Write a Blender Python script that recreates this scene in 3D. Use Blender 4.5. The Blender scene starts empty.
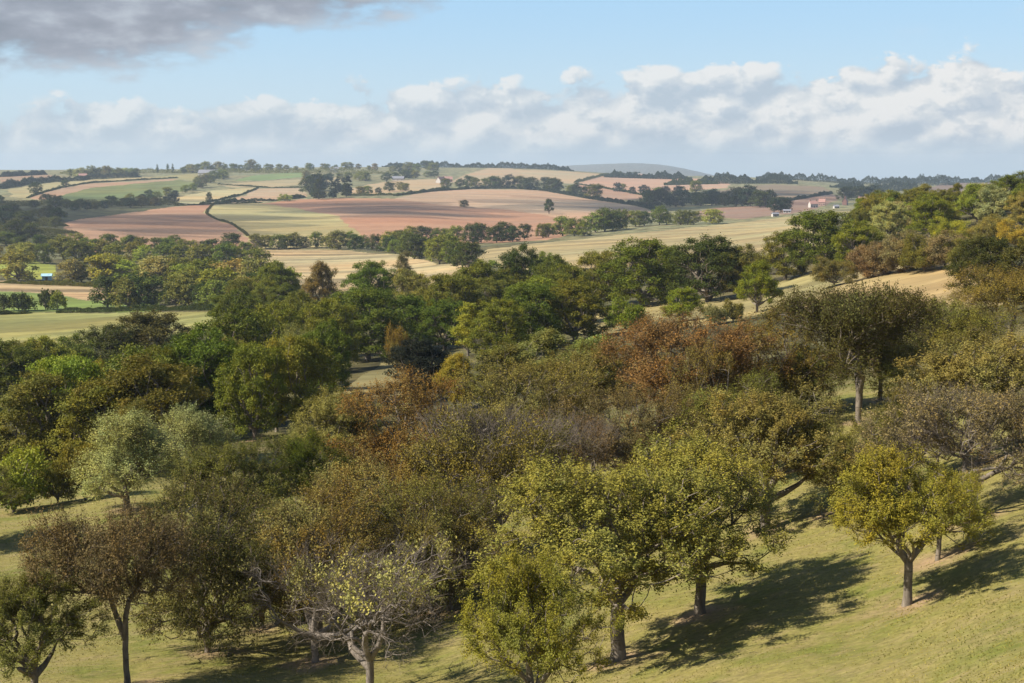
import bpy, math, random, time
import numpy as np
T0 = time.time()
rng = np.random.default_rng(7)
random.seed(7)
scene = bpy.context.scene
COL = scene.collection

# ------------------------------------------------------------------ camera model
F_PX, CX, CY, VH = 1400.0, 512.0, 341.5, 165.0
PITCH = math.atan((CY - VH) / F_PX)
cam_d = bpy.data.cameras.new('camera'); cam = bpy.data.objects.new('camera', cam_d); COL.objects.link(cam)
cam.location = (0, 0, 0); cam.rotation_euler = (math.pi / 2 - PITCH, 0, 0)
cam_d.sensor_width = 36; cam_d.lens = F_PX * 36 / 1024; cam_d.clip_start = 0.5; cam_d.clip_end = 60000
scene.camera = cam

def ray(u, v):
    a = (u - CX) / F_PX; b = (CY - v) / F_PX
    return a, math.cos(PITCH) + b * math.sin(PITCH), -math.sin(PITCH) + b * math.cos(PITCH)

# ------------------------------------------------------------------ terrain
D = [0, 8, 15, 25, 35, 45, 60, 80, 110, 150, 200, 270, 350, 450, 600, 800, 1050, 1400, 1800, 2300, 3000, 3700, 4500, 6000, 8000, 9500]
# image row at which the ground of each bearing is seen, by distance from 45 m on
PROF = {
 -300: [733, 650, 560, 500, 450, 415, 375, 350, 328, 295, 268, 240, 217, 204, 190, 177, 171, 173, 172, 171, 172],
 0:    [722, 636, 545, 487, 447, 412, 376, 350, 325, 293, 266, 240, 216, 203, 188, 175, 170, 172, 172, 171, 172],
 128:  [710, 620, 525, 474, 432, 400, 366, 340, 318, 292, 266, 241, 217, 203, 188, 174, 170, 172, 172, 171, 172],
 256:  [704, 607, 520, 462, 419, 387, 352, 327, 304, 283, 263, 243, 218, 203, 188, 174, 168, 171, 172, 171, 172],
 384:  [690, 590, 505, 450, 407, 377, 344, 319, 299, 278, 259, 241, 217, 202, 187, 175, 167, 171, 172, 170, 172],
 512:  [664, 566, 482, 431, 391, 361, 331, 306, 286, 265, 247, 238, 222, 203, 190, 178, 168, 171, 172, 168, 172],
 640:  [645, 546, 456, 408, 369, 341, 314, 291, 275, 256, 240, 230, 219, 209, 198, 184, 175, 176, 172, 163, 172],
 768:  [620, 524, 433, 386, 350, 321, 297, 276, 262, 247, 231, 226, 214, 204, 193, 183, 178, 180, 182, 184, 184],
 896:  [603, 500, 415, 365, 322, 298, 266, 238, 214, 209, 213, 214, 210, 204, 197, 190, 184, 184, 184, 184, 184],
 1024: [570, 468, 392, 345, 302, 275, 248, 218, 199, 206, 212, 212, 206, 200, 194, 188, 183, 182, 183, 184, 184],
 1324: [520, 430, 370, 320, 280, 255, 228, 205, 190, 198, 206, 206, 202, 198, 192, 187, 184, 184, 184, 184, 184],
}
def pchip(x, y, xs):
    x = np.asarray(x, float); y = np.asarray(y, float); h = np.diff(x); dl = np.diff(y) / h
    m = np.zeros_like(y); m[0] = dl[0]; m[-1] = dl[-1]
    for i in range(1, len(x) - 1):
        if dl[i - 1] * dl[i] > 0:
            w1 = 2 * h[i] + h[i - 1]; w2 = h[i] + 2 * h[i - 1]
            m[i] = (w1 + w2) / (w1 / dl[i - 1] + w2 / dl[i])
    k = np.clip(np.searchsorted(x, xs) - 1, 0, len(x) - 2); t = np.clip((xs - x[k]) / h[k], 0, 1)
    return ((2 * t**3 - 3 * t**2 + 1) * y[k] + (t**3 - 2 * t**2 + t) * h[k] * m[k] + (-2 * t**3 + 3 * t**2) * y[k + 1] + (t**3 - t**2) * h[k] * m[k + 1])
LD = np.linspace(math.log(1.0), math.log(9600.0), 1400)
cols = sorted(PROF); azc = []; zc = []
for u in cols:
    dx, dy, _ = ray(u, 300); azc.append(math.atan2(dx, dy))
    zs = []
    for d, v in zip(D[5:], PROF[u]):
        dx, dy, dz = ray(u, v); zs.append(dz / math.hypot(dx, dy) * d)
    z45 = zs[0]
    zs = [-1.9, -1.9 + (z45 + 1.9) * .27, -1.9 + (z45 + 1.9) * .50, -1.9 + (z45 + 1.9) * .77, -1.9 + (z45 + 1.9) * .915] + zs
    zc.append(pchip([math.log(max(d, 1)) for d in D], zs, LD))
azc = np.array(azc); zc = np.array(zc)
AZ = np.linspace(azc[0], azc[-1], 500)
ZG = np.stack([pchip(azc, zc[:, j], AZ) for j in range(len(LD))], axis=1)       # az x logd
k_ = np.hanning(27); k_ /= k_.sum()
ZG = np.apply_along_axis(lambda r: np.convolve(np.pad(r, 13, mode='edge'), k_, 'valid'), 0, ZG)
ZMEAN = ZG.mean(axis=0)
def bumps(x, y):
    r = np.hypot(x, y); f = np.clip((r - 20) / 200, 0.0, 1)
    b = .06 * np.sin(x * .9 + 1.7 * np.sin(y * .31)) * np.sin(y * .7 + x * .23) + .10 * np.sin(x * .27 + 2 + np.sin(y * .11)) * np.cos(y * .21)
    b2 = .5 * np.sin(x * .031 + np.sin(y * .017) * 2) * np.sin(y * .023 + 1)
    return b + b2 * f
def H(x, y):
    x = np.asarray(x, float); y = np.asarray(y, float)
    r = np.maximum(np.hypot(x, y), 1.0); az = np.arctan2(x, y)
    a = np.clip((az - AZ[0]) / (AZ[1] - AZ[0]), 0, len(AZ) - 1.001); b = np.clip((np.log(r) - LD[0]) / (LD[1] - LD[0]), 0, len(LD) - 1.001)
    i = a.astype(int); j = b.astype(int); fa = a - i; fb = b - j
    z = (ZG[i, j] * (1 - fa) + ZG[i + 1, j] * fa) * (1 - fb) + (ZG[i, j + 1] * (1 - fa) + ZG[i + 1, j + 1] * fa) * fb
    w = np.clip((np.abs(az) - .6) / 2.0, 0, 1); w = w * w * (3 - 2 * w)
    zm = ZMEAN[j] * (1 - fb) + ZMEAN[j + 1] * fb
    return z * (1 - w) + zm * w + bumps(x, y)
DM = np.exp(np.linspace(math.log(12), math.log(9300), 5200))
def ground_at(u, v, dmax=9300):
    """world point where the line of sight to (u, v) first meets the ground"""
    dx, dy, dz = ray(u, v); h = math.hypot(dx, dy); dx /= h; dy /= h; dz /= h
    g = DM[DM <= dmax]
    diff = dz * g - H(dx * g, dy * g)
    idx = np.nonzero(diff <= 0)[0]
    if len(idx) and idx[0] > 0:
        k = idx[0]; t = diff[k - 1] / (diff[k - 1] - diff[k]); d = g[k - 1] + t * (g[k] - g[k - 1])
    else:
        m = g < min(dmax, 4300); k = np.argmin(diff[m] / g[m]); d = g[m][k]
    return dx * d, dy * d, float(H(dx * d, dy * d)), d

# ------------------------------------------------------------------ fields
FIELDS = [  # label, polygon in picture points used to find the ground, colour, material type
 ('pinkish stubble strip on the left skyline', [(0,177),(45,174.5),(62,176),(40,179.5),(0,184)], (.30,.20,.13), 'stubble'),
 ('pale yellow stubble field with dark round trees, far left', [(8,189),(58,182),(84,181),(84,180),(140,177.5),(152,177),(152,178.5),(90,182.5),(62,187),(40,193),(27,198),(12,197)], (.36,.29,.15), 'stubble'),
 ('thin pink ploughed strip curving over the far left hill', [(28,198),(45,193),(62,188),(90,183.5),(140,181),(178,178.3),(178,180),(130,184),(90,188),(70,193),(55,198),(40,200)], (.36,.23,.15), 'plough'),
 ('green meadow on the far left hill', [(50,201),(70,193),(90,188),(130,184),(178,180),(205,184),(195,189),(165,195),(130,204),(95,205),(60,204)], (.15,.17,.06), 'meadow'),
 ('pale straw field below the grey barn', [(150,177.5),(200,173),(210,174),(205,181),(178,179.5)], (.28,.25,.11), 'stubble'),
 ('bright green field by the left skyline copses', [(235,181),(250,176),(270,174),(310,171.5),(310,176),(270,180)], (.17,.22,.08), 'meadow'),
 ('tan stubble strip left of the dark conifers', [(218,184.5),(270,180.5),(345,177),(345,182),(302,184),(270,187.5),(230,187.5)], (.36,.28,.16), 'stubble'),
 ('yellow straw field with one small dark tree', [(175,206),(178,197),(215,190),(257,187.5),(242,194),(200,204)], (.42,.35,.19), 'stubble'),
 ('pale pink stubble field left of the dark conifers', [(200,205),(245,196),(258,188.5),(300,188),(308,196),(275,201),(215,204.5)], (.40,.29,.19), 'stubble'),
 ('dark scrubby hillside at the far left', [(-60,200),(30,203),(95,205.5),(178,206),(130,213),(66,222),(64,247),(-60,250)], (.07,.07,.03), 'rough'),
 ('red ploughed field on the left slope', [(64,232),(66,222),(90,218),(130,213),(175,206.5),(213,204.5),(204,213),(215,219),(235,225),(248,236),(256,248),(220,252),(80,252)], (.36,.205,.13), 'plough'),
 ('yellow-green field between the two red fields', [(204,213),(213,205),(240,202.5),(270,203.5),(300,209),(340,217),(352,228),(366,241),(330,247),(256,249),(246,236),(232,225),(215,219)], (.36, .30, .14), 'stubble2'),
 ('large red ploughed field in the middle of the far slope', [(262,203.5),(300,199),(345,198),(395,198.5),(440,205),(510,210),(560,218),(586,222),(580,230),(550,240),(500,243),(440,243),(400,242),(365,242),(352,228),(340,217),(300,209)], (.36,.20,.125), 'plough'),
 ('tan and pink stubble field with a lone round tree', [(395,198.5),(430,191),(470,189),(520,189.5),(545,191),(590,199),(640,206.5),(652,212),(600,224),(585,223),(560,218),(510,210),(440,205)], (.40,.27,.18), 'stubble'),
 ('striped stubble field below the hedgerow, centre left', [(240,252),(300,249),(350,250),(400,255),(440,262),(472,268),(455,284),(400,294),(300,294),(250,262)], (.36,.27,.15), 'stubble3'),
 ('broad pale grass field rising to the right in the middle distance', [(468,264),(485,249),(520,245),(580,239),(640,232.5),(700,227),(770,219),(815,213),(830,240),(800,254),(640,266),(500,270)], (.33, .265, .14), 'meadow2'),
 ('tan stubble field under the skyline wood', [(500,168.5),(560,171),(603,174),(590,181),(570,184),(545,181),(520,179),(500,177)], (.42,.31,.19), 'stubble'),
 ('pink stubble field below the far blue hill', [(575,184),(600,176.5),(640,173.5),(660,176),(700,179),(730,183),(728,188),(700,190),(660,192),(640,194),(610,189)], (.43,.27,.19), 'stubble'),
 ('pink field dotted with dark shrubs above the hedge', [(575,184),(610,189),(642,194),(642,199),(612,201),(588,196)], (.36,.23,.16), 'plough'),
 ('tan field on the skyline right of the farm', [(450,182),(462,176),(488,168),(512,168.5),(535,181),(500,187),(470,186)], (.40,.29,.18), 'stubble'),
 ('golden stubble field above the dark roadside hedge', [(345,190),(370,184),(400,180),(442,179),(446,185.5),(430,189),(395,193),(350,195)], (.42,.30,.18), 'stubble'),
 ('grey-brown ploughed field on the right of the far valley', [(684,197),(740,187),(770,184.5),(820,186.5),(832,191),(800,198),(760,204),(690,200)], (.22,.165,.11), 'plough'),
 ('dull pink field above the village', [(684,214),(715,208),(760,205.5),(832,193.5),(842,198),(815,209),(790,214),(740,219)], (.25,.16,.12), 'plough'),
 ('purple-brown field below the right skyline', [(925,190),(945,183),(985,180.5),(1000,185),(985,194),(940,195)], (.18,.13,.10), 'plough'),
 ('bright green paddock behind the yellow trees, far left', [(0,258),(25,256),(56,266),(54,279),(25,279),(0,277)], (.26,.27,.05), 'meadow'),
 ('pinkish stubble field on the left valley floor', [(-40,280),(0,281),(60,284),(130,287),(155,291),(130,297),(100,300),(60,296.5),(0,291),(-40,290)], (.36,.25,.14), 'stubble3'),
 ('green strip of meadow on the left valley floor', [(-40,290),(0,291),(60,296.5),(100,300),(150,296),(160,311),(0,313),(-40,313)], (.17,.21,.05), 'meadow'),
 ('wide mown meadow on the left valley floor', [(-60,313),(0,314),(100,312.5),(225,311),(225,328),(180,335),(0,362),(-60,372)], (.25,.24,.085), 'meadow2'),
 ('small pale meadow behind the valley hedgerow', [(225,291),(260,289),(294,292),(290,303),(235,302)], (.27,.26,.11), 'meadow'),
 ('dry grass slope under the yellow and brown bushes', [(790,306),(825,290),(860,272),(905,261),(1000,262),(1010,300),(950,312),(880,318),(800,318)], (.33, .25, .125), 'meadow2'),
 ('strip of dry grass below the middle oaks', [(560,330),(620,306),(680,302),(760,292),(800,272),(850,262),(835,285),(800,306),(700,326),(600,332)], (.28,.23,.105), 'meadow2'),
 ('small grassy clearing among the middle trees', [(325,392),(345,374),(372,364),(405,358),(445,325),(450,330),(415,372),(395,395),(350,400)], (.22,.185,.085), 'meadow2'),
]
def inside(px, py, poly):
    ins = np.zeros(px.shape, bool); n = len(poly)
    for i in range(n):
        x1, y1 = poly[i]; x2, y2 = poly[(i + 1) % n]
        if y1 == y2: continue
        c = ((y1 > py) != (y2 > py)) & (px < (x2 - x1) * (py - y1) / (y2 - y1) + x1)
        ins ^= c
    return ins

NA, NR = 900, 900
az_in = np.linspace(-.395, .395, NA)
az_l = np.linspace(-math.pi, -.395, 60)[:-1]; az_r = np.linspace(.395, math.pi, 60)[1:]
azv = np.concatenate([az_l, az_in, az_r])
rv = np.concatenate([[0.0, 3, 6, 9, 12, 15, 18, 21, 24, 27], np.exp(np.linspace(math.log(30), math.log(9400), NR))])
A, R = np.meshgrid(azv, rv, indexing='ij')
X = np.sin(A) * R; Y = np.cos(A) * R; Z = H(X, Y)
Z[-1, :] = Z[0, :]; 
LR = np.log(np.maximum(R, 1))
fid = np.full(A.shape, -1)
polys = []
for k, (lab, pg, colr, mt) in enumerate(FIELDS):
    pts = []
    for i in range(len(pg)):
        a = pg[i]; b = pg[(i + 1) % len(pg)]; n = max(1, int(math.hypot(a[0] - b[0], a[1] - b[1]) / 5))
        for t in range(n):
            x, y, z, d = ground_at(a[0] + (b[0] - a[0]) * t / n, a[1] + (b[1] - a[1]) * t / n)
            pts.append((math.atan2(x, y), math.log(d)))
    polys.append(pts); P = np.array(pts)
    ia = np.nonzero((azv >= P[:, 0].min()) & (azv <= P[:, 0].max()))[0]; ir = np.nonzero((LR[0] >= P[:, 1].min()) & (LR[0] <= P[:, 1].max()))[0]
    if len(ia) and len(ir):
        s = np.ix_(ia, ir); ja = 2.2 * np.sin(X[s] * .11 + np.sin(Y[s] * .07)) / np.maximum(R[s], 1); jr = 6 * np.sin(Y[s] * .05 + 2 * np.sin(X[s] * .06)) / np.maximum(R[s], 1); m = inside(A[s] + ja, LR[s] + jr, pts); sub = fid[s]; sub[m] = k; fid[s] = sub
# vertex base colours (what grows there, not light)
def sm(x, a, b): t = np.clip((x - a) / (b - a), 0, 1); return t * t * (3 - 2 * t)
C = np.zeros(A.shape + (4,)); C[..., 3] = 1
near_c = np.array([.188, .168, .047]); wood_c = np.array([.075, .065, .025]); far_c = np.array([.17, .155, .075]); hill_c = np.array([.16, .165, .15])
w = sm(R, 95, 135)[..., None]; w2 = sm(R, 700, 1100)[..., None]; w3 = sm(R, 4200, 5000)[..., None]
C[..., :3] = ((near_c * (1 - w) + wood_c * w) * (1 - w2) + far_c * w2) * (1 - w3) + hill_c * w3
for k, f in enumerate(FIELDS): C[fid == k, :3] = np.array(f[2]) * np.array([.86, .84, .77])
EARTH = []   # filled by trees: patches of bare earth and litter round the trunks

# ------------------------------------------------------------------ material helpers
def new_mat(name):
    m = bpy.data.materials.new(name); m.use_nodes = True; nt = m.node_tree; nt.nodes.clear()
    return m, nt.nodes, nt.links
def nd(N, t, **kw):
    n = N.new(t)
    for k, v in kw.items():
        if k.startswith('_'): setattr(n, k[1:], v)
        else: n.inputs[k.replace('__', ' ')].default_value = v
    return n
def ramp(N, stops):
    r = N.new('ShaderNodeValToRGB'); e = r.color_ramp.elements
    while len(e) < len(stops): e.new(.5)
    for q, (p, c) in zip(e, stops): q.position = p; q.color = c if len(c) == 4 else (*c, 1)
    return r
def mixc(N, L, mode, fac, a, b):
    m = N.new('ShaderNodeMix'); m.data_type = 'RGBA'; m.blend_type = mode
    for i, v in ((0, fac), (6, a), (7, b)):
        if hasattr(v, 'links') or hasattr(v, 'is_linked'): L.new(v, m.inputs[i])
        elif isinstance(v, (int, float)): m.inputs[i].default_value = v
        else: m.inputs[i].default_value = (*v, 1) if len(v) == 3 else v
    return m.outputs[2]
def grey(v): return (v, v, v)
def ground_mat(name, kind):
    m, N, L = new_mat(name)
    out = N.new('ShaderNodeOutputMaterial'); bs = nd(N, 'ShaderNodeBsdfPrincipled', Roughness=.95); bs.inputs['Specular IOR Level'].default_value = .15
    L.new(bs.outputs[0], out.inputs[0])
    at = nd(N, 'ShaderNodeAttribute', _attribute_name='Col'); geo = N.new('ShaderNodeNewGeometry')
    c = at.outputs['Color']
    def noise(scale, det=4, rot=0, sc=(1, 1, 1), rough=.6):
        mp = N.new('ShaderNodeMapping'); mp.vector_type = 'TEXTURE'; mp.inputs['Rotation'].default_value = (0, 0, rot); mp.inputs['Scale'].default_value = (1 / sc[1], 1 / sc[0], 1)
        L.new(geo.outputs['Position'], mp.inputs[0]); n = nd(N, 'ShaderNodeTexNoise', Scale=scale, Detail=det, Roughness=rough); L.new(mp.outputs[0], n.inputs['Vector'])
        return n.outputs[0]
    if kind == 'near':
        n1 = noise(.35, 6); r1 = ramp(N, [(.36, (1.12, 1.05, 1.15)), (.5, (1, 1, 1)), (.64, (.74, .86, .62))]); L.new(n1, r1.inputs[0]); c = mixc(N, L, 'MULTIPLY', 1.0, c, r1.outputs[0])
        n4 = noise(1.3, 6, .5, (1, .45, 1), .7); r4 = ramp(N, [(.46, grey(0)), (.66, grey(1))]); L.new(n4, r4.inputs[0])
        mm = N.new('ShaderNodeMath'); mm.operation = 'MULTIPLY'; L.new(r4.outputs[0], mm.inputs[0]); mm.inputs[1].default_value = .6
        c = mixc(N, L, 'MIX', mm.outputs[0], c, (.25, .19, .09))
        n2 = noise(5, 8, 0, (1, .6, 1), .75); r2 = ramp(N, [(.32, grey(.66)), (.5, grey(1)), (.68, grey(1.38))]); L.new(n2, r2.inputs[0]); c = mixc(N, L, 'MULTIPLY', 1.0, c, r2.outputs[0])
        bp = nd(N, 'ShaderNodeBump', Strength=.6, Distance=.10); L.new(n2, bp.inputs['Height']); L.new(bp.outputs[0], bs.inputs['Normal'])
    else:
        P = {'plough': (.008, .1, (1, .2, 1), .10, 1.3), 'stubble': (.009, -.15, (1, .15, 1), .12, 1.2), 'stubble2': (.006, .3, (1, .12, 1), .16, .9), 'stubble3': (.014, -.06, (1, .1, 1), .42, 1.0),
             'meadow': (.01, .7, (1, .5, 1), .2, 1), 'meadow2': (.012, .14, (1, .16, 1), .26, 1), 'rough': (.02, 0, (1, 1, 1), .5, 1)}[kind]
        n1 = noise(P[0] * 4, 5, P[1], P[2]); r1 = ramp(N, [(.4, grey(1 - P[3])), (.6, grey(1 + P[3]))]); L.new(n1, r1.inputs[0]); c = mixc(N, L, 'MULTIPLY', 1.0, c, r1.outputs[0])
        n2 = noise(P[0], 4, P[1] + .5, (1, .4, 1)); r2 = ramp(N, [(.35, (1.08, .98, .9)), (.65, (.9, 1.02, 1.05))]); L.new(n2, r2.inputs[0]); c = mixc(N, L, 'MULTIPLY', 1.0, c, r2.outputs[0])
        n3 = noise(.35, 6, P[1], (1, .3, 1), .7); r3 = ramp(N, [(.3, grey(.8)), (.7, grey(1.2))]); L.new(n3, r3.inputs[0]); c = mixc(N, L, 'MULTIPLY', 1.0, c, r3.outputs[0])
    L.new(c, bs.inputs['Base Color'])
    return m
GM = {k: ground_mat('ground ' + k, k) for k in ('near', 'plough', 'stubble', 'stubble2', 'stubble3', 'meadow', 'meadow2', 'rough')}

def foliage_mat(name, trans=.22):
    m, N, L = new_mat(name)
    out = N.new('ShaderNodeOutputMaterial'); oi = N.new('ShaderNodeObjectInfo'); geo = N.new('ShaderNodeNewGeometry'); tc = N.new('ShaderNodeTexCoord')
    nz = nd(N, 'ShaderNodeTexNoise', Scale=.55, Detail=2); L.new(tc.outputs['Object'], nz.inputs['Vector'])
    r = ramp(N, [(0, grey(.68)), (.5, grey(1)), (1, grey(1.4))]); L.new(geo.outputs['Random Per Island'], r.inputs[0])
    c = mixc(N, L, 'MULTIPLY', 1.0, oi.outputs['Color'], r.outputs[0])
    # autumn leaves: some leaves of some boughs have turned
    ad = N.new('ShaderNodeMath'); ad.operation = 'MULTIPLY_ADD'; L.new(geo.outputs['Random Per Island'], ad.inputs[0]); ad.inputs[1].default_value = .35; L.new(nz.outputs[0], ad.inputs[2])
    sb = N.new('ShaderNodeMath'); sb.operation = 'SUBTRACT'; L.new(ad.outputs[0], sb.inputs[0]); sb.inputs[1].default_value = 1.02
    a2 = N.new('ShaderNodeMath'); a2.operation = 'ADD'; L.new(sb.outputs[0], a2.inputs[0]); L.new(oi.outputs['Alpha'], a2.inputs[1])
    sc = N.new('ShaderNodeMath'); sc.operation = 'MULTIPLY'; sc.use_clamp = True; L.new(a2.outputs[0], sc.inputs[0]); sc.inputs[1].default_value = 5
    c = mixc(N, L, 'MIX', sc.outputs[0], c, mixc(N, L, 'MULTIPLY', 1.0, (.25, .20, .05), r.outputs[0]))
    r2 = ramp(N, [(.3, (1.15, 1.05, .8)), (.7, (.8, .95, 1.1))]); L.new(nz.outputs[0], r2.inputs[0]); c = mixc(N, L, 'MULTIPLY', 1.0, c, r2.outputs[0])
    bs = nd(N, 'ShaderNodeBsdfPrincipled', Roughness=.6); bs.inputs['Specular IOR Level'].default_value = .12; L.new(c, bs.inputs['Base Color'])
    tr = N.new('ShaderNodeBsdfTranslucent'); L.new(mixc(N, L, 'MULTIPLY', 1.0, c, (1.3, 1.35, .8)), tr.inputs[0])
    mx = N.new('ShaderNodeMixShader'); mx.inputs[0].default_value = trans; L.new(bs.outputs[0], mx.inputs[1]); L.new(tr.outputs[0], mx.inputs[2]); L.new(mx.outputs[0], out.inputs[0])
    return m
M_LEAF = foliage_mat('leaves')
def plain_mat(name, col, rough=.85, nscale=6, amp=.3, bump=0, stretch=(1, 1, 1)):
    m, N, L = new_mat(name); out = N.new('ShaderNodeOutputMaterial'); bs = nd(N, 'ShaderNodeBsdfPrincipled', Roughness=rough); bs.inputs['Specular IOR Level'].default_value = .3
    tc = N.new('ShaderNodeTexCoord'); mp = N.new('ShaderNodeMapping'); mp.inputs['Scale'].default_value = stretch; L.new(tc.outputs['Object'], mp.inputs[0])
    nz = nd(N, 'ShaderNodeTexNoise', Scale=nscale, Detail=5, Roughness=.7); L.new(mp.outputs[0], nz.inputs['Vector'])
    r = ramp(N, [(.3, grey(1 - amp)), (.7, grey(1 + amp))]); L.new(nz.outputs[0], r.inputs[0])
    L.new(mixc(N, L, 'MULTIPLY', 1.0, col, r.outputs[0]), bs.inputs['Base Color']); L.new(bs.outputs[0], out.inputs[0])
    if bump: b = nd(N, 'ShaderNodeBump', Strength=bump, Distance=.03); L.new(nz.outputs[0], b.inputs['Height']); L.new(b.outputs[0], bs.inputs['Normal'])
    return m
M_BARK = plain_mat('bark', (.175, .145, .11), .9, 5, .5, .8, (1, 1, .35))
M_TWIG = plain_mat('twigs', (.085, .055, .030), .9, 3, .3)
M_GREYTWIG = plain_mat('lichen grey twigs', (.125, .10, .075), .9, 3, .3)

# ------------------------------------------------------------------ mesh helpers
def mk_mesh(name, V, Fq, mats, midx=None, smooth=False):
    V = np.asarray(V, np.float32); Fq = np.asarray(Fq, np.int32)
    me = bpy.data.meshes.new(name); me.vertices.add(len(V)); me.vertices.foreach_set('co', V.ravel())
    n = len(Fq); k = Fq.shape[1]; me.loops.add(n * k); me.loops.foreach_set('vertex_index', Fq.ravel())
    me.polygons.add(n); me.polygons.foreach_set('loop_start', np.arange(0, n * k, k, dtype=np.int32))
    me.polygons.foreach_set('loop_total', np.full(n, k, np.int32))
    for m in mats: me.materials.append(m)
    if midx is not None: me.polygons.foreach_set('material_index', np.asarray(midx, np.int32))
    me.polygons.foreach_set('use_smooth', np.full(n, smooth, bool))
    me.update(calc_edges=True); return me
def tag(o, label=None, cat=None, group=None, kind=None):
    if label: o['label'] = label
    if cat: o['category'] = cat
    if group: o['group'] = group
    if kind: o['kind'] = kind
    return o
def link(name, me, parent=None):
    o = bpy.data.objects.new(name, me); COL.objects.link(o)
    if parent is not None: o.parent = parent
    return o
def tubes(P0, P1, R0, R1, sides=5):
    P0 = np.asarray(P0, float); P1 = np.asarray(P1, float); n = len(P0)
    if n == 0: return np.zeros((0, 3)), np.zeros((0, 4), int)
    d = P1 - P0; ln = np.linalg.norm(d, axis=1, keepdims=True) + 1e-9; d = d / ln
    ref = np.where(np.abs(d[:, 2:3]) > .9, np.array([[1., 0, 0]]), np.array([[0, 0, 1.]]))
    a = np.cross(d, ref); a /= np.linalg.norm(a, axis=1, keepdims=True) + 1e-9; b = np.cross(d, a)
    t = np.arange(sides) * 2 * math.pi / sides; c = np.cos(t)[None, :, None]; s = np.sin(t)[None, :, None]
    ring = a[:, None, :] * c + b[:, None, :] * s
    V = np.concatenate([P0[:, None] + ring * np.asarray(R0)[:, None, None], P1[:, None] + ring * np.asarray(R1)[:, None, None]], axis=1).reshape(-1, 3)
    i = np.arange(sides); j = (i + 1) % sides; q = np.stack([i, j, j + sides, i + sides], 1)
    Fq = (q[None] + (np.arange(n) * 2 * sides)[:, None, None]).reshape(-1, 4)
    return V, Fq
def leafquads(P, size, rg, up=.35, aspect=.62, out=None):
    n = len(P); nrm = rg.normal(size=(n, 3)); nrm /= np.linalg.norm(nrm, axis=1, keepdims=True); nrm[:, 2] += up * 2
    if out is not None: nrm += out
    nrm /= np.linalg.norm(nrm, axis=1, keepdims=True)
    t = np.cross(nrm, rg.normal(size=(n, 3))); t /= np.linalg.norm(t, axis=1, keepdims=True) + 1e-9; b = np.cross(nrm, t)
    s = size * rg.uniform(.65, 1.3, (n, 1)); t = t * s * .5; b = b * s * .5 * aspect
    k = nrm * s * .12
    V = np.stack([P - t, P + b + k, P + t, P - b + k], 1).reshape(-1, 3)
    return V, np.arange(n * 4).reshape(-1, 4)

# ------------------------------------------------------------------ tree prototypes
def lobes_for(shape, h, rad, base, rg):
    """crown lobes: centre, radii"""
    L = []
    if shape == 'dome':      # broad orchard crown
        L.append((0, 0, base + (h - base) * .52, rad * .52, (h - base) * .42))
        n = 10
        for i in range(n):
            a = i * 2 * math.pi / n + rg.uniform(-.25, .25); rr = rad * rg.uniform(.42, .78); z = base + (h - base) * rg.uniform(.20, .58)
            L.append((math.cos(a) * rr, math.sin(a) * rr, z, rad * rg.uniform(.22, .38), (h - base) * rg.uniform(.14, .27)))
        for i in range(6):
            a = rg.uniform(0, 6.28); rr = rad * rg.uniform(.15, .5); L.append((math.cos(a) * rr, math.sin(a) * rr, base + (h - base) * rg.uniform(.66, .82), rad * rg.uniform(.26, .36), (h - base) * .19))
    elif shape == 'fan':     # flat-topped spreading crown
        for i in range(20):
            a = rg.uniform(0, 6.28); rr = rad * math.sqrt(rg.uniform(0, 1)) * .78; z = base + (h - base) * (rg.uniform(.30, .84) - .18 * (rr / rad) ** 2)
            L.append((math.cos(a) * rr, math.sin(a) * rr, z, rad * rg.uniform(.24, .40), (h - base) * rg.uniform(.12, .2)))
        L.append((0, 0, base + (h - base) * .55, rad * .5, (h - base) * .3))
    elif shape == 'low':     # spreading crown that hangs nearly to the grass
        for i in range(26):
            a = rg.uniform(0, 6.28); q = math.sqrt(rg.uniform(0, 1)); rr = rad * q * .8; z = base + (h - base) * (rg.uniform(.10, .84) - .12 * q * q)
            L.append((math.cos(a) * rr, math.sin(a) * rr, z, rad * rg.uniform(.24, .40), (h - base) * rg.uniform(.11, .19)))
    elif shape == 'oak':
        L.append((0, 0, base + (h - base) * .5, rad * .66, (h - base) * .46))
        for i in range(16):
            a = i * 2.4 + rg.uniform(-.3, .3); t = (i + .5) / 16; el = -.75 + 2.15 * t
            L.append((math.cos(a) * math.cos(el) * rad * .66, math.sin(a) * math.cos(el) * rad * .66, base + (h - base) * (.46 + .36 * math.sin(el)), rad * rg.uniform(.32, .48), (h - base) * rg.uniform(.18, .28)))
        for i in range(8):
            a = i * .785 + rg.uniform(-.2, .2); rr = rad * rg.uniform(.45, .68); L.append((math.cos(a) * rr, math.sin(a) * rr, base + (h - base) * rg.uniform(.10, .2), rad * rg.uniform(.26, .36), (h - base) * rg.uniform(.11, .17)))
    elif shape == 'tall':
        for i in range(12):
            t = i / 11; rr = rad * (1 - abs(t - .4) * .9); a = i * 2.4
            L.append((math.cos(a) * rr * .4, math.sin(a) * rr * .4, base + (h - base) * (.08 + .84 * t), rr * .62, (h - base) * .12))
    elif shape == 'cone':
        for i in range(14):
            t = i / 13; rr = rad * (1.02 - t) * rg.uniform(.85, 1.1)
            L.append((rg.uniform(-.1, .1) * rad, rg.uniform(-.1, .1) * rad, base + (h - base) * (.04 + .92 * t), rr * .95, (h - base) * .07))
    elif shape == 'bush':
        for i in range(10):
            a = rg.uniform(0, 6.28); rr = rad * math.sqrt(rg.uniform(0, 1)) * .65
            L.append((math.cos(a) * rr, math.sin(a) * rr, h * rg.uniform(.22, .62), rad * rg.uniform(.32, .5), h * rg.uniform(.24, .36)))
    return np.array(L)
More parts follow.
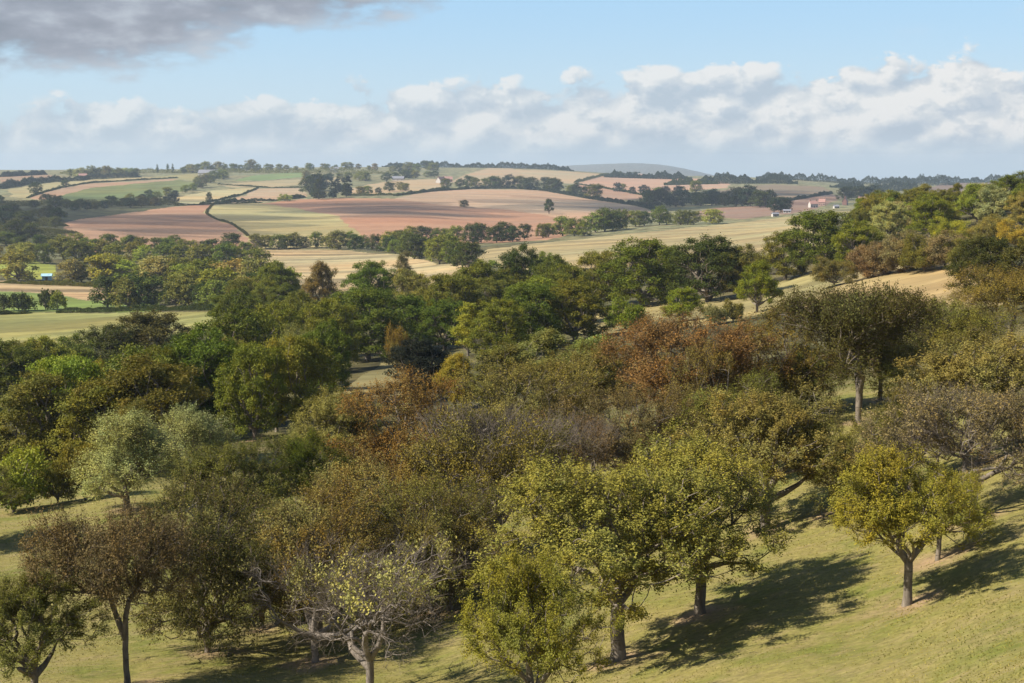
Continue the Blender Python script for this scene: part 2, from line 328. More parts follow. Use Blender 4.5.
def sample_lobes(L, n, rg, shell=.0):
    vol = L[:, 3] ** 2 * L[:, 4]; k = rg.choice(len(L), n, p=vol / vol.sum())
    v = rg.normal(size=(n, 3)); v /= np.linalg.norm(v, axis=1, keepdims=True); r = rg.uniform(shell ** 3, 1, (n, 1)) ** (1 / 3)
    return L[k, :3] + v * r * np.stack([L[k, 3], L[k, 3], L[k, 4]], 1)
def make_proto(shape, h, rad, base, K, nleaf, leaf, seed, spread=.3, twigs=0, twig_len=.5, trunk_r=.17, sides=6, stems=1, bare=0., twigmat=None, droop=0., lean=.0, up=.35, sway=.12, barkmat=None, tr=.006):
    rg = np.random.default_rng(seed)
    L = lobes_for(shape, h, rad, base, rg)
    # skeleton nodes
    nt = 5; fork = base * .9 if base > .9 else h * .16
    pts = [np.array([0, 0, -.25])]; par = [-1]
    for i in range(1, nt + 1):
        t = i / nt; pts.append(np.array([lean * t * fork + rg.normal() * .03 * fork * .3, rg.normal() * .03 * fork * .3, fork * t])); par.append(i - 1)
    tips = sample_lobes(L, K, rg, .35)
    tips = tips[tips[:, 2] > fork * .7]
    allp = np.vstack([np.array(pts), tips]); n0 = len(pts); N = len(allp)
    path = np.zeros(N); parent = np.full(N, -1); parent[:n0] = par
    for i in range(1, n0): path[i] = path[par[i]] + np.linalg.norm(allp[i] - allp[par[i]])
    cost = np.full(N, 1e9); best = np.zeros(N, int); done = np.zeros(N, bool); done[:n0] = True
    bf = .55
    def relax(q):
        dd = np.linalg.norm(allp - allp[q], axis=1)
        c = dd + bf * path[q] + np.where(dd < .02, 5, 0)
        dz = allp[:, 2] - allp[q, 2]; c = c + np.maximum(-dz, 0) * .8
        m = (c < cost) & ~done; cost[m] = c[m]; best[m] = q
    for q in range(n0 - 2, n0): relax(q)
    order = list(range(n0))
    for _ in range(N - n0):
        c = np.where(done, 1e12, cost); i = int(np.argmin(c)); done[i] = True; parent[i] = best[i]
        path[i] = path[best[i]] + np.linalg.norm(allp[i] - allp[best[i]]); order.append(i); relax(i)
    cnt = np.zeros(N); child = np.zeros(N, int)
    for i in range(N):
        if parent[i] >= 0: child[parent[i]] += 1
    for i in reversed(order):
        if child[i] == 0: cnt[i] = 1
        if parent[i] >= 0: cnt[parent[i]] += cnt[i]
    rad_n = np.maximum(tr, trunk_r * (cnt / max(cnt[n0 - 1], 1)) ** .52)
    rad_n[0] = trunk_r * 1.5; rad_n[1] = trunk_r * 1.08
    # bend the segments
    P0 = []; P1 = []; R0 = []; R1 = []
    for i in order:
        p = parent[i]
        if p < 0: continue
        a, b = allp[p], allp[i]; ra = min(rad_n[p], rad_n[i] * 1.6 if p >= n0 - 1 else rad_n[p]); rb = rad_n[i]; ln = np.linalg.norm(b - a)
        if sides >= 6 and ln > .25 and i >= n0:
            nseg = 3 if ln > .6 else 2; off = rg.normal(size=3) * ln * sway; off[2] += ln * .06
            prev = a; pr = ra
            for s in range(1, nseg + 1):
                t = s / nseg; q = a + (b - a) * t + off * math.sin(math.pi * t); r = ra + (rb - ra) * t
                P0.append(prev); P1.append(q); R0.append(pr); R1.append(r); prev = q; pr = r
        else:
            P0.append(a); P1.append(b); R0.append(ra); R1.append(rb)
    P0 = np.array(P0); P1 = np.array(P1); R0 = np.array(R0); R1 = np.array(R1)
    big = R0 > trunk_r * .22
    V1, F1 = tubes(P0[big], P1[big], R0[big], R1[big], max(sides, 4)); 
    V2, F2 = tubes(P0[~big], P1[~big], R0[~big], R1[~big], 4 if sides >= 6 else 3)
    if sides < 5: V2, F2 = V2[:0], F2[:0]
    trunk_me = mk_mesh('trunk', np.vstack([V1, V2]), np.vstack([F1, F2 + len(V1)]), [barkmat or M_BARK], smooth=True)
    # crown
    tipn = np.nonzero((child == 0) & (np.arange(N) >= n0))[0]; allT = np.arange(n0, N)
    Vs = []; Fs = []; Ms = []; off = 0
    cen = np.array([0, 0, base + (h - base) * .35])
    src = tipn if len(tipn) else allT
    anchors = allp[rg.choice(allT, 4000)]
    leafpos = None
    if twigs:
        k = rg.choice(allT, twigs); o = allp[k] + rg.normal(size=(twigs, 3)) * .05
        d = (o - cen); d /= np.linalg.norm(d, axis=1, keepdims=True) + 1e-9; d = d * .8 + rg.normal(size=(twigs, 3)) * .55; d[:, 2] += .35 - droop; d /= np.linalg.norm(d, axis=1, keepdims=True)
        ln = twig_len * rg.uniform(.5, 1.3, (twigs, 1)); mid = o + d * ln * .5 + rg.normal(size=(twigs, 3)) * .05 * ln; e = o + d * ln; e[:, 2] -= droop * ln[:, 0] * .6
        tv, tf = tubes(np.vstack([o, mid]), np.vstack([mid, e]), np.full(twigs * 2, tr * .8), np.full(twigs * 2, tr * .45), 3)
        Vs.append(tv); Fs.append(tf); Ms.append(np.ones(len(tf), int)); off += len(tv)
        sel = rg.uniform(size=twigs) >= bare
        # whole boughs keep or lose their leaves together
        if bare > 0:
            ph = allp[k]; g = np.sin(ph[:, 0] * 2.1 + seed) + np.sin(ph[:, 1] * 2.3 + 1.3 * seed) + np.sin(ph[:, 2] * 2.7 + seed * .7) + ph[:, 2] / h
            sel = g > np.quantile(g, bare)
        ks = np.nonzero(sel)[0]; q = rg.choice(ks, nleaf); t = rg.uniform(.1, 1.08, (nleaf, 1))
        leafpos = o[q] * (1 - t) + e[q] * t + rg.normal(size=(nleaf, 3)) * leaf * .8 * (1 if spread > 0 else 0)
    else:
        q = rg.choice(src, nleaf); leafpos = allp[q] + rg.normal(size=(nleaf, 3)) * spread * np.array([1, 1, .7])
    outv = leafpos - cen; outv /= np.linalg.norm(outv, axis=1, keepdims=True) + 1e-9
    leafpos = leafpos[leafpos[:, 2] > .15] if shape == 'bush' else leafpos
    lv, lf = leafquads(leafpos, leaf, rg, up, out=outv[:len(leafpos)] * .5)
    Vs.append(lv); Fs.append(lf + off); Ms.append(np.zeros(len(lf), int))
    crown_me = mk_mesh('crown', np.vstack(Vs), np.vstack(Fs), [M_LEAF, twigmat or M_TWIG], np.concatenate(Ms))
    # real extents of the crown
    q1 = np.quantile(lv[:, 2], .995); ex = np.quantile(np.hypot(lv[:, 0], lv[:, 1]), .97)
    return dict(trunk=trunk_me, crown=crown_me, h=float(q1), r=float(ex))
M_GREYBARK = plain_mat('grey bark', (.19, .16, .13), .9, 5, .4, .6, (1, 1, .35))
PROTO = {}
def proto_set(key, n, **kw):
    PROTO[key] = [make_proto(seed=hash_(key) + 31 * i, **kw) for i in range(n)]
def hash_(s): return sum((i + 1) * ord(c) for i, c in enumerate(s)) % 9973
proto_set('leafy', 4, shape='dome', h=5.2, rad=3.2, base=1.6, K=420, nleaf=66000, leaf=.064, twigs=2600, twig_len=.38, trunk_r=.15, up=.7)
proto_set('brown', 5, shape='fan', h=5.4, rad=3.4, base=1.5, K=620, nleaf=40000, leaf=.075, twigs=4600, twig_len=.48, trunk_r=.115, up=.6)
proto_set('brownlow', 4, shape='low', h=5.4, rad=3.4, base=.7, K=640, nleaf=50000, leaf=.07, twigs=4600, twig_len=.48, trunk_r=.115, up=.6)
proto_set('bare', 3, shape='fan', h=4.6, rad=3.2, base=1.3, K=420, nleaf=3000, leaf=.10, twigs=3600, twig_len=.42, bare=.8, trunk_r=.13, twigmat=M_GREYTWIG, barkmat=M_GREYBARK, sway=.16)
proto_set('umbrella', 2, shape='fan', h=5.4, rad=3.5, base=1.55, K=620, nleaf=42000, leaf=.075, twigs=6000, twig_len=.5, trunk_r=.11)
proto_set('lolly', 2, shape='oak', h=12, rad=5.2, base=3.2, K=100, nleaf=3000, leaf=.8, spread=.6, trunk_r=.5, sides=5)
proto_set('grey', 2, shape='fan', h=5.0, rad=3.4, base=1.2, K=620, nleaf=26000, leaf=.075, twigs=6000, twig_len=.5, bare=.3, trunk_r=.15, twigmat=M_GREYTWIG, sway=.2)
proto_set('feathery', 2, shape='dome', h=6.0, rad=3.1, base=1.2, K=520, nleaf=46000, leaf=.085, up=.7, twigs=4200, twig_len=.7, droop=.25, trunk_r=.16)
proto_set('oak', 5, shape='oak', h=12, rad=6.2, base=.5, K=420, nleaf=34000, leaf=.27, spread=.42, trunk_r=.38, sides=5)
proto_set('rowan', 3, shape='dome', h=9, rad=4.6, base=.5, K=320, nleaf=26000, leaf=.21, spread=.34, trunk_r=.26, sides=5, up=.5)
proto_set('slim', 2, shape='tall', h=11, rad=3.0, base=1.0, K=260, nleaf=13000, leaf=.24, spread=.35, trunk_r=.22, sides=5)
proto_set('bush', 3, shape='bush', h=3.2, rad=2.3, base=.3, K=160, nleaf=9000, leaf=.17, spread=.26, trunk_r=.09, sides=5)
proto_set('bigbush', 3, shape='bush', h=6.5, rad=4.4, base=.3, K=300, nleaf=26000, leaf=.17, spread=.34, trunk_r=.12, sides=5)
proto_set('far', 6, shape='oak', h=12, rad=6.4, base=.2, K=130, nleaf=3400, leaf=.8, spread=.75, up=.6, trunk_r=.4, sides=4)
proto_set('farbush', 2, shape='bush', h=4, rad=3.2, base=.3, K=60, nleaf=900, leaf=.6, spread=.45, trunk_r=.12, sides=4)
proto_set('conifer', 2, shape='cone', h=15, rad=3.6, base=1.2, K=130, nleaf=3000, leaf=.7, spread=.4, trunk_r=.3, sides=4)
proto_set('poplar', 2, shape='tall', h=18, rad=3.0, base=1.0, K=130, nleaf=2200, leaf=.7, spread=.5, trunk_r=.3, sides=4)
print('protos', round(time.time() - T0, 1))

PAL = {  # leaf base colours + share of turned leaves
 'dark':   ((.054, .066, .010), .05), 'green': ((.112, .125, .012), .08), 'mid': ((.165, .168, .017), .11), 'lime': ((.17, .20, .014), .10),
 'yellowgreen': ((.23, .225, .024), .14), 'yellow': ((.32, .26, .028), .12), 'olive': ((.155, .145, .024), .12), 'darkolive': ((.082, .076, .015), .12),
 'brown': ((.185, .135, .024), .20), 'redbrown': ((.195, .105, .034), .15), 'purple': ((.160, .108, .040), .12), 'rust': ((.22, .142, .026), .22),
 'beige': ((.24, .21, .055), .22), 'sage': ((.33, .31, .115), .08), 'grey': ((.19, .165, .060), .15), 'blue': ((.034, .046, .022), .03), 'gold': ((.25, .21, .045), .12),
}
NAMES = {'leafy': 'orchard_tree', 'brown': 'cherry_tree', 'brownlow': 'cherry_tree', 'bare': 'bare_tree', 'grey': 'twiggy_tree', 'feathery': 'willow_tree', 'oak': 'oak_tree', 'rowan': 'broadleaf_tree',
         'slim': 'birch_tree', 'umbrella': 'orchard_tree', 'lolly': 'field_tree', 'bush': 'bush', 'bigbush': 'bush', 'far': 'hedgerow_tree', 'farbush': 'shrub', 'conifer': 'conifer_tree', 'poplar': 'poplar_tree'}
NT = [0]
TREES = []
def put_tree(x, y, kind, height, width, colr, label, group=None, autumn=None, rz=None, name=None, var=None):
    ps = PROTO[kind]; p = ps[(NT[0] if var is None else var) % len(ps)]; NT[0] += 1
    sz = height / p['h']; sx = (width / 2) / p['r']
    root = bpy.data.objects.new(name or NAMES[kind], None); COL.objects.link(root); root.empty_display_size = .5
    z = float(H(x, y)); root.location = (x, y, z); root.rotation_euler = (0, 0, random.uniform(0, 6.28) if rz is None else rz); root.scale = (sx, sx, sz)
    tag(root, label, 'bush' if 'bush' in kind else 'tree', group)
    link('trunk', p['trunk'], root); c = link('crown', p['crown'], root)
    base, al = PAL[colr] if isinstance(colr, str) else (colr, .15)
    j = [random.uniform(.88, 1.12) for _ in range(3)]; g = random.uniform(.9, 1.1)
    fb = 1.15 if kind in ('far', 'farbush') else 1.0; g *= fb
    c.color = (base[0] * g * j[0], base[1] * g * j[1], base[2] * g * j[2], al if autumn is None else autumn)
    TREES.append((x, y, z, width, height, kind)); return root
def T(u, vt, vb, w, kind, colr, label, group=None, du=0, **kw):
    """tree standing on the ground seen at (u, vb), with its crown's top seen at vt and crown width w"""
    w = w * (1.12 if kind in ('brown', 'grey') else 1.04)
    x, y, z, d = ground_at(u, vb); s = math.hypot(x, y) / F_PX * math.cos(math.atan2(x, y))
    dx, dy, dz = ray(u, vt); h = (dz / math.hypot(dx, dy)) * d - z
    return put_tree(x, y, kind, h, w * s, colr, label, group, **kw)
ORD = ['first', 'second', 'third', 'fourth', 'fifth', 'sixth', 'seventh', 'eighth', 'ninth', 'tenth', 'eleventh', 'twelfth', 'thirteenth', 'fourteenth', 'fifteenth', 'sixteenth', 'seventeenth', 'eighteenth',
       'nineteenth', 'twentieth', 'twenty-first', 'twenty-second', 'twenty-third', 'twenty-fourth', 'twenty-fifth', 'twenty-sixth', 'twenty-seventh', 'twenty-eighth', 'twenty-ninth', 'thirtieth']
CWORD = {'dark': 'dark green', 'green': 'green', 'mid': 'mid-green', 'lime': 'bright green', 'yellowgreen': 'yellow-green', 'yellow': 'yellow', 'olive': 'olive', 'darkolive': 'dark olive', 'brown': 'brown',
         'redbrown': 'reddish-brown', 'purple': 'purple-brown', 'rust': 'rusty', 'beige': 'straw-tinged', 'sage': 'sage green', 'grey': 'grey-green', 'blue': 'blue-green', 'gold': 'golden'}
def row(pts, n, hm, wr, kinds, cols_, where, group, jit=.5, jv=0.8):
    """n trees spaced along a line of ground points"""
    P = [ground_at(u, v)[:2] + (u,) for u, v in pts]
    # arc length in picture columns keeps the spacing even
    us = np.array([p[0] for p in pts], float); vs = np.array([p[1] for p in pts], float); s = np.concatenate([[0], np.cumsum(np.hypot(np.diff(us), np.diff(vs)))])
    L = []
    for i in range(n):
        t = (i + .5 + random.uniform(-jit, jit) * .8) / n * s[-1]; L.append((float(np.interp(t, s, us)), float(np.interp(t, s, vs)) + random.uniform(-jv, jv)))
    L.sort()
    for i, (u, v) in enumerate(L):
        x, y, z, d = ground_at(u, v); h = random.uniform(*hm); k = random.choice(kinds); c = random.choice(cols_)
        nn = 'bush' if 'bush' in k else 'conifer' if k == 'conifer' else 'poplar' if k == 'poplar' else 'tree'
        put_tree(x, y, k, h, h * random.uniform(*wr) * (1.28 if k == 'far' else 1), c, f'{CWORD[c]} {nn}, {ORD[i]} from the left {where}', group)
def wood(poly, n, hm, wr, kinds, cols_, where, group, mind=9):
    """n trees spread over a wooded patch of ground"""
    us = [p[0] for p in poly]; vs = [p[1] for p in poly]; L = []
    for tr_ in range(n * 60):
        if len(L) >= n: break
        u = random.uniform(min(us), max(us)); v = random.uniform(min(vs), max(vs))
        if not inside(np.array([u]), np.array([v]), poly)[0]: continue
        if any((abs(u - a) / 1.0) ** 2 + ((v - b) * 2.2) ** 2 < mind ** 2 for a, b in L): continue
        L.append((u, v))
    L.sort()
    for i, (u, v) in enumerate(L):
        x, y, z, d = ground_at(u, v); h = random.uniform(*hm); k = random.choice(kinds); c = random.choice(cols_)
        put_tree(x, y, k, h, h * random.uniform(*wr) * (1.28 if k == 'far' else 1), c, f'{CWORD[c]} {"bush" if "bush" in k else "tree"}, {ORD[i]} from the left {where}', group)

# ---- hedges: one mesh each, following the ground
def hedge(pts, hgt, wid, colr, label, gaps=0.0, group='field hedges', name='hedge', kind=None, cat='hedge', Q=None):
    Q = Q or []
    for i in range(len(pts) - 1) if pts else ():
        a, b = pts[i], pts[i + 1]; n = max(2, int(math.hypot(a[0] - b[0], a[1] - b[1]) / 4))
        for t in range(n): Q.append(ground_at(a[0] + (b[0] - a[0]) * t / n, a[1] + (b[1] - a[1]) * t / n))
    if pts: Q.append(ground_at(*pts[-1]))
    Q = np.array(Q)
    # smooth the line
    for _ in range(2): Q[1:-1, :2] = (Q[:-2, :2] + Q[2:, :2] + 2 * Q[1:-1, :2]) / 4
    seg = np.hypot(np.diff(Q[:, 0]), np.diff(Q[:, 1])); s = np.concatenate([[0], np.cumsum(seg)]); L = s[-1]; dist = Q[:, 3].mean()
    leaf = min(max(.12, dist / F_PX * .75), 1.3 if hgt < 12 else 2.6); n = int(min(26000, L * (hgt * 2 + wid) / (leaf * leaf * .31) * 1.5))
    rg = np.random.default_rng(len(label) * 7 + n)
    t = rg.uniform(0, L, n); x = np.interp(t, s, Q[:, 0]); y = np.interp(t, s, Q[:, 1]); tx = np.interp(t + 1, s, Q[:, 0]) - np.interp(t - 1, s, Q[:, 0]); ty = np.interp(t + 1, s, Q[:, 1]) - np.interp(t - 1, s, Q[:, 1])
    ln = np.hypot(tx, ty) + 1e-6; nx, ny = ty / ln, -tx / ln
    q_ = min(1.0, 9 / hgt); ph_ = rg.uniform(0, 6.28, 6); wob = .95 + sum(a_ * np.sin(t * f_ * q_ + p_ + 1.3 * np.sin(t * f_ * q_ * .37 + p_)) for a_, f_, p_ in zip((.22, .2, .16, .14, .1), (.031, .083, .21, .47, 1.1), ph_)); wob = np.maximum(wob, .2) * np.clip(np.minimum(t, L - t) / (1.5 * hgt), .3, 1)
    a = rg.uniform(0, math.pi, n); r = rg.uniform(.6, 1.0, n) ** .7
    ox = np.cos(a) * r * wid / 2; oz = np.sin(a) * r * hgt * wob
    if gaps: keep = (np.sin(t * 2 * math.pi / 60 + 2) + np.sin(t * .037)) > -1.6 + gaps; 
    else: keep = np.ones(n, bool)
    x = x + nx * ox; y = y + ny * ox; z = H(x, y) + oz
    P = np.stack([x, y, z], 1)[keep]; org = np.array([Q[0, 0], Q[0, 1], Q[0, 2]]); V, Fq = leafquads(P - org, leaf, rg, .3, .8)
    o = link(name, mk_mesh(name, V, Fq, [M_LEAF])); o.location = org
    b, al = PAL[colr]; o.color = (*b, al); tag(o, label, cat, group, kind); return o
#@@CONTENT
exec_content = True

# ================================================================== ORCHARD TREES ON THE NEAR HILL
G = 'orchard trees on the near hillside'
T(618, 462, 660, 255, 'leafy', (.27, .25, .040), 'broad leafy green tree with forked trunk at bottom centre, nearest full crown', G, autumn=.22, var=0, rz=.4)
T(700, 440, 614, 212, 'leafy', (.27, .245, .045), 'leafy yellow-green tree with straight pale trunk just behind the bottom-centre tree', G, autumn=.26, var=1, rz=2.)
T(533, 560, 745, 150, 'leafy', 'yellowgreen', 'dense bright green crown cut off by the bottom edge, left of the forked tree', G, autumn=.2, var=2)
T(907, 450, 605, 158, 'leafy', 'yellowgreen', 'small yellow-green tree with bare straight trunk standing alone on the right slope', G, autumn=.18, var=2, rz=1.0)
T(938, 472, 560, 90, 'leafy', 'yellowgreen', 'small tree half hidden behind the lone yellow-green tree', G, autumn=.3, var=0, rz=3)
T(765, 392, 530, 175, 'leafy', 'beige', 'straw-tinged spreading tree behind and right of the two bottom-centre trees', G, autumn=.42, var=1)
T(965, 385, 520, 190, 'grey', 'grey', 'grey twiggy half-bare tree at the right edge above the yellow tree', G, var=0)
T(985, 333, 462, 175, 'leafy', 'beige', 'straw-coloured leafy tree at the right edge behind the grey twiggy one', G, autumn=.4, var=0)
T(858, 284, 422, 170, 'umbrella', 'darkolive', 'dark umbrella-shaped tree with visible trunk, upper right of the orchard', G, autumn=.15, var=0)
T(690, 316, 440, 190, 'brownlow', 'redbrown', 'wide reddish-brown crown at the top of the orchard, centre right', G, var=1)
T(775, 306, 420, 130, 'brownlow', 'brown', 'brown crown between the reddish-brown one and the dark umbrella tree', G, var=2)
T(635, 385, 500, 150, 'brownlow', 'purple', 'purple-brown twiggy tree below the reddish-brown crown', G, var=3)
T(735, 375, 480, 130, 'brownlow', 'olive', 'olive-brown crown under the reddish-brown one, left of the dark umbrella tree', G, var=0)
T(838, 418, 512, 110, 'brownlow', 'olive', 'olive tree in front of the dark umbrella tree', G, autumn=.3, var=1)
T(905, 390, 490, 100, 'leafy', 'olive', 'low olive tree between the dark umbrella tree and the grey twiggy one', G, var=2)
T(495, 412, 560, 170, 'grey', 'brown', 'greyish half-bare tree in the middle of the orchard', G, var=1)
T(422, 370, 500, 172, 'brownlow', 'rust', 'wide rusty brown crown left of centre at the top of the orchard', G, var=2)
T(530, 360, 470, 140, 'brownlow', 'brown', 'brown-gold crown at the top of the orchard, right of the rusty one', G, autumn=.5, var=3)
T(590, 345, 440, 120, 'leafy', 'olive', 'olive green crown in the orchard top row beside the brown-gold one', G, autumn=.35, var=0)
T(335, 392, 500, 130, 'leafy', 'beige', 'straw-tinged crown at the left end of the orchard top row', G, autumn=.35, var=1)
T(315, 432, 540, 100, 'leafy', 'green', 'rounded green tree left of centre among brown neighbours', G, autumn=.12, var=2)
T(240, 440, 560, 130, 'leafy', 'olive', 'olive tree right of the two feathery pale trees', G, autumn=.3, var=0)
T(395, 445, 580, 170, 'brownlow', 'rust', 'orange-brown crown left of the greyish half-bare tree', G, autumn=.45, var=0)
T(320, 492, 640, 170, 'brownlow', 'rust', 'orange-brown low tree above the bare lichen-grey branches', G, autumn=.4, var=1)
T(208, 478, 652, 172, 'brownlow', 'darkolive', 'dark brown-green tree with hidden trunk, right of the reddish-brown forked tree', G, autumn=.35, var=3)
T(127, 505, 688, 170, 'brown', (.185, .112, .048), 'reddish-brown tree with tall forked pale trunk near bottom left', G, autumn=.08, var=2)
T(35, 572, 705, 150, 'leafy', 'olive', 'green several-stemmed tree in the bottom left corner', G, autumn=.22, var=1)
T(370, 548, 700, 205, 'bare', (.40, .33, .11), 'nearly bare lichen-grey tree with yellow leaf tufts at the bottom edge', G, autumn=.3, var=0)
T(315, 556, 662, 150, 'bare', (.32, .28, .09), 'bare grey tree behind and left of the tufted one', G, autumn=.3, var=1)
T(127, 412, 510, 105, 'feathery', 'sage', 'pale feathery tree with short trunk, left of its pale twin', 'pale feathery trees on the left slope', var=0)
T(187, 407, 497, 92, 'feathery', 'sage', 'pale feathery tree, right one of the pale pair', 'pale feathery trees on the left slope', var=1)
T(432, 476, 612, 150, 'brownlow', 'brown', 'brown low-hanging crown just behind the tufted bare tree', G, autumn=.3)
T(262, 502, 628, 135, 'brownlow', 'olive', 'olive-brown low crown between the dark brown-green tree and the orange-brown one', G, autumn=.3)
T(450, 500, 610, 130, 'grey', 'brown', 'thin brown-grey tree between the bare tufted tree and the centre crowns', G, var=0)
T(560, 420, 530, 120, 'grey', 'purple', 'grey-purple twiggy crown in the very middle of the orchard', G, var=1)
T(1010, 268, 350, 110, 'brown', 'brown', 'brown tree at the right edge under the dark leafy one', G, var=1)
T(-40, 470, 545, 130, 'leafy', 'olive', 'tree just outside the left edge casting shade on the grass', G)
T(812, 345, 412, 95, 'brown', 'olive', 'olive-brown crown left of the dark umbrella tree trunk', G, var=4)
T(912, 345, 412, 110, 'brownlow', 'olive', 'olive-brown crown right of the dark umbrella tree trunk', G, var=1)
T(720, 345, 450, 120, 'brownlow', 'brown', 'brown crown in the gap below the reddish-brown one', G, var=2)
T(880, 330, 400, 110, 'brown', 'darkolive', 'dark olive crown beside the umbrella tree on its right', G, var=2)
T(950, 300, 385, 120, 'brown', 'olive', 'olive-green crown above the straw-coloured tree at the right', G, var=3)

# ================================================================== WOODS OF THE NEAR VALLEY
V = 'wood in the near valley on the left'
def M(u, vt, vb, w, kind, c, label, **kw): return T(u, vt, vb, w * 1.13, kind, c, label, V if u < 300 else 'trees of the middle distance', **kw)
M(150, 312, 378, 78, 'oak', 'darkolive', 'dark domed tree topping the left wood against the mown meadow')
M(105, 326, 385, 60, 'oak', 'darkolive', 'dark tree left of the domed one at the top of the left wood')
M(68, 336, 395, 62, 'oak', 'olive', 'olive-brown tree at the top of the left wood')
M(28, 342, 402, 62, 'oak', 'olive', 'olive tree near the left edge under the mown meadow')
M(-12, 342, 405, 62, 'oak', 'darkolive', 'dark tree cut by the left edge under the mown meadow')
M(185, 335, 400, 55, 'oak', 'dark', 'dark green tree right of the domed one')
M(232, 308, 395, 80, 'oak', 'green', 'tall green tree right of the dark domed one')
M(205, 328, 432, 82, 'oak', 'green', 'large green many-lobed tree in front in the left wood')
M(160, 348, 440, 62, 'oak', 'green', 'dark green tree left of the large many-lobed one')
M(128, 350, 425, 50, 'oak', 'dark', 'shadowy dark tree in the hollow of the left wood')
M(95, 362, 440, 48, 'rowan', 'yellowgreen', 'yellow-green tree left of the dark hollow')
M(58, 356, 432, 55, 'rowan', 'yellowgreen', 'yellowish tree rising above the rounded olive one at left')
M(35, 376, 478, 92, 'rowan', 'olive', 'big rounded olive tree at the left edge')
M(-20, 388, 480, 80, 'rowan', 'green', 'green tree cut by the left edge beside the rounded olive one')
M(132, 402, 478, 36, 'rowan', 'gold', 'small golden tree poking up behind the pale feathery pair')
M(85, 440, 500, 42, 'bush', 'brown', 'brown bush left of the pale feathery pair')
M(14, 452, 512, 62, 'bush', 'yellowgreen', 'yellow-green bush at the left edge above the shaded grass')
M(58, 455, 503, 34, 'bush', 'gold', 'small golden bush at the foot of the rounded olive tree')
M(255, 345, 440, 62, 'oak', 'mid', 'mid-green tree between the many-lobed one and the yellow-green pair')
M(277, 340, 432, 55, 'rowan', 'yellowgreen', 'yellow-green tree, left of the tall pair right of the left wood')
M(308, 336, 432, 56, 'rowan', 'mid', 'green tree facing the small clearing from the left')
M(300, 325, 392, 40, 'oak', 'beige', 'tree with a straw-coloured top behind the yellow-green pair')
M(326, 322, 398, 48, 'oak', 'green', 'dark green tree hanging over the small clearing')
M(368, 290, 360, 80, 'oak', 'green', 'big domed green tree above the small clearing')
M(330, 300, 372, 60, 'oak', 'mid', 'mid-green tree left of the big domed one')
M(408, 296, 350, 60, 'oak', 'green', 'green tree right of the big domed one above the clearing')
M(270, 305, 380, 60, 'oak', 'mid', 'mid-green crown above the yellow-green pair')
M(300, 292, 360, 50, 'oak', 'olive', 'olive crown behind the mid-green ones, left of centre')
M(322, 262, 318, 36, 'rowan', 'brown', 'brown domed tree standing in front of the striped stubble field')
M(372, 262, 318, 50, 'oak', 'green', 'dark green domed tree in front of the striped stubble field')
M(276, 262, 312, 40, 'oak', 'mid', 'green domed tree at the left end of the striped stubble field')
M(402, 252, 296, 20, 'slim', 'grey', 'slim grey-green tree standing in the striped stubble field')
M(415, 270, 320, 40, 'rowan', 'gold', 'golden-topped tree below the striped stubble field')
M(450, 275, 335, 62, 'oak', 'mid', 'mid-green tree right of the golden-topped one')
M(445, 300, 350, 50, 'oak', 'green', 'green tree left of the yellow birch')
M(418, 340, 402, 62, 'oak', 'blue', 'dark blue-green tree on the right of the small clearing')
M(397, 325, 368, 22, 'bush', 'brown', 'brown bush on the edge of the small clearing')
M(468, 303, 356, 28, 'slim', 'yellow', 'yellow birch standing in the middle of the picture')
M(455, 353, 410, 40, 'rowan', 'yellow', 'bright yellow tree above the rusty orchard crown')
M(500, 300, 360, 52, 'oak', 'mid', 'green tree right of the yellow birch')
M(540, 330, 398, 75, 'rowan', (.19, .20, .05), 'pale fluffy tree right of centre behind the brown orchard crowns')
M(590, 335, 395, 60, 'rowan', (.19, .20, .05), 'pale green fluffy tree, right of its pale neighbour')
M(500, 345, 410, 60, 'rowan', 'olive', 'olive tree left of the pale fluffy ones')
M(530, 285, 350, 62, 'oak', 'green', 'green oak above the pale fluffy trees')
M(575, 280, 342, 62, 'oak', 'mid', 'light green oak, second above the pale fluffy trees')
M(480, 262, 325, 55, 'oak', 'mid', 'mid-green oak near the left end of the broad pale field')
M(522, 246, 310, 46, 'oak', 'dark', 'dark oak overlapping the left end of the broad pale field')
M(555, 256, 318, 46, 'oak', 'green', 'green oak below the broad pale field')
M(600, 252, 308, 50, 'oak', 'mid', 'mid-green oak left of the two great dark oaks')
M(642, 240, 306, 76, 'oak', 'green', 'great dark oak, left of the two below the broad pale field')
M(708, 237, 302, 72, 'oak', 'dark', 'great dark oak, right of the two below the broad pale field')
M(668, 246, 296, 46, 'oak', 'olive', 'olive crown squeezed between the two great dark oaks')
M(740, 246, 298, 50, 'oak', 'olive', 'olive tree right of the two great dark oaks')
M(625, 300, 330, 34, 'bush', 'lime', 'low bright green bush on the dry grass strip')
M(682, 288, 322, 36, 'rowan', 'lime', 'small bright green tree on the dry grass strip')
M(757, 261, 312, 40, 'rowan', 'lime', 'bright lime green tree at the right end of the dry grass strip')
M(733, 300, 322, 20, 'bush', 'brown', 'small brown bush on the dry grass strip')
M(715, 305, 325, 22, 'bush', 'grey', 'small grey bush on the dry grass strip')
M(820, 212, 272, 72, 'oak', 'green', 'green oak at the right end of the broad pale field')
M(785, 232, 280, 46, 'oak', 'mid', 'green oak left of the one at the end of the broad pale field')
M(856, 222, 270, 46, 'oak', 'mid', 'mid-green oak at the foot of the right-hand ridge')
M(834, 258, 287, 38, 'bigbush', (.19, .165, .035), 'golden-brown bush left of the dry grass slope')
M(868, 246, 278, 46, 'bigbush', (.19, .145, .055), 'brown bush at the top left of the dry grass slope')
M(905, 232, 272, 56, 'bigbush', (.20, .165, .065), 'straw-brown bush above the dry grass slope')
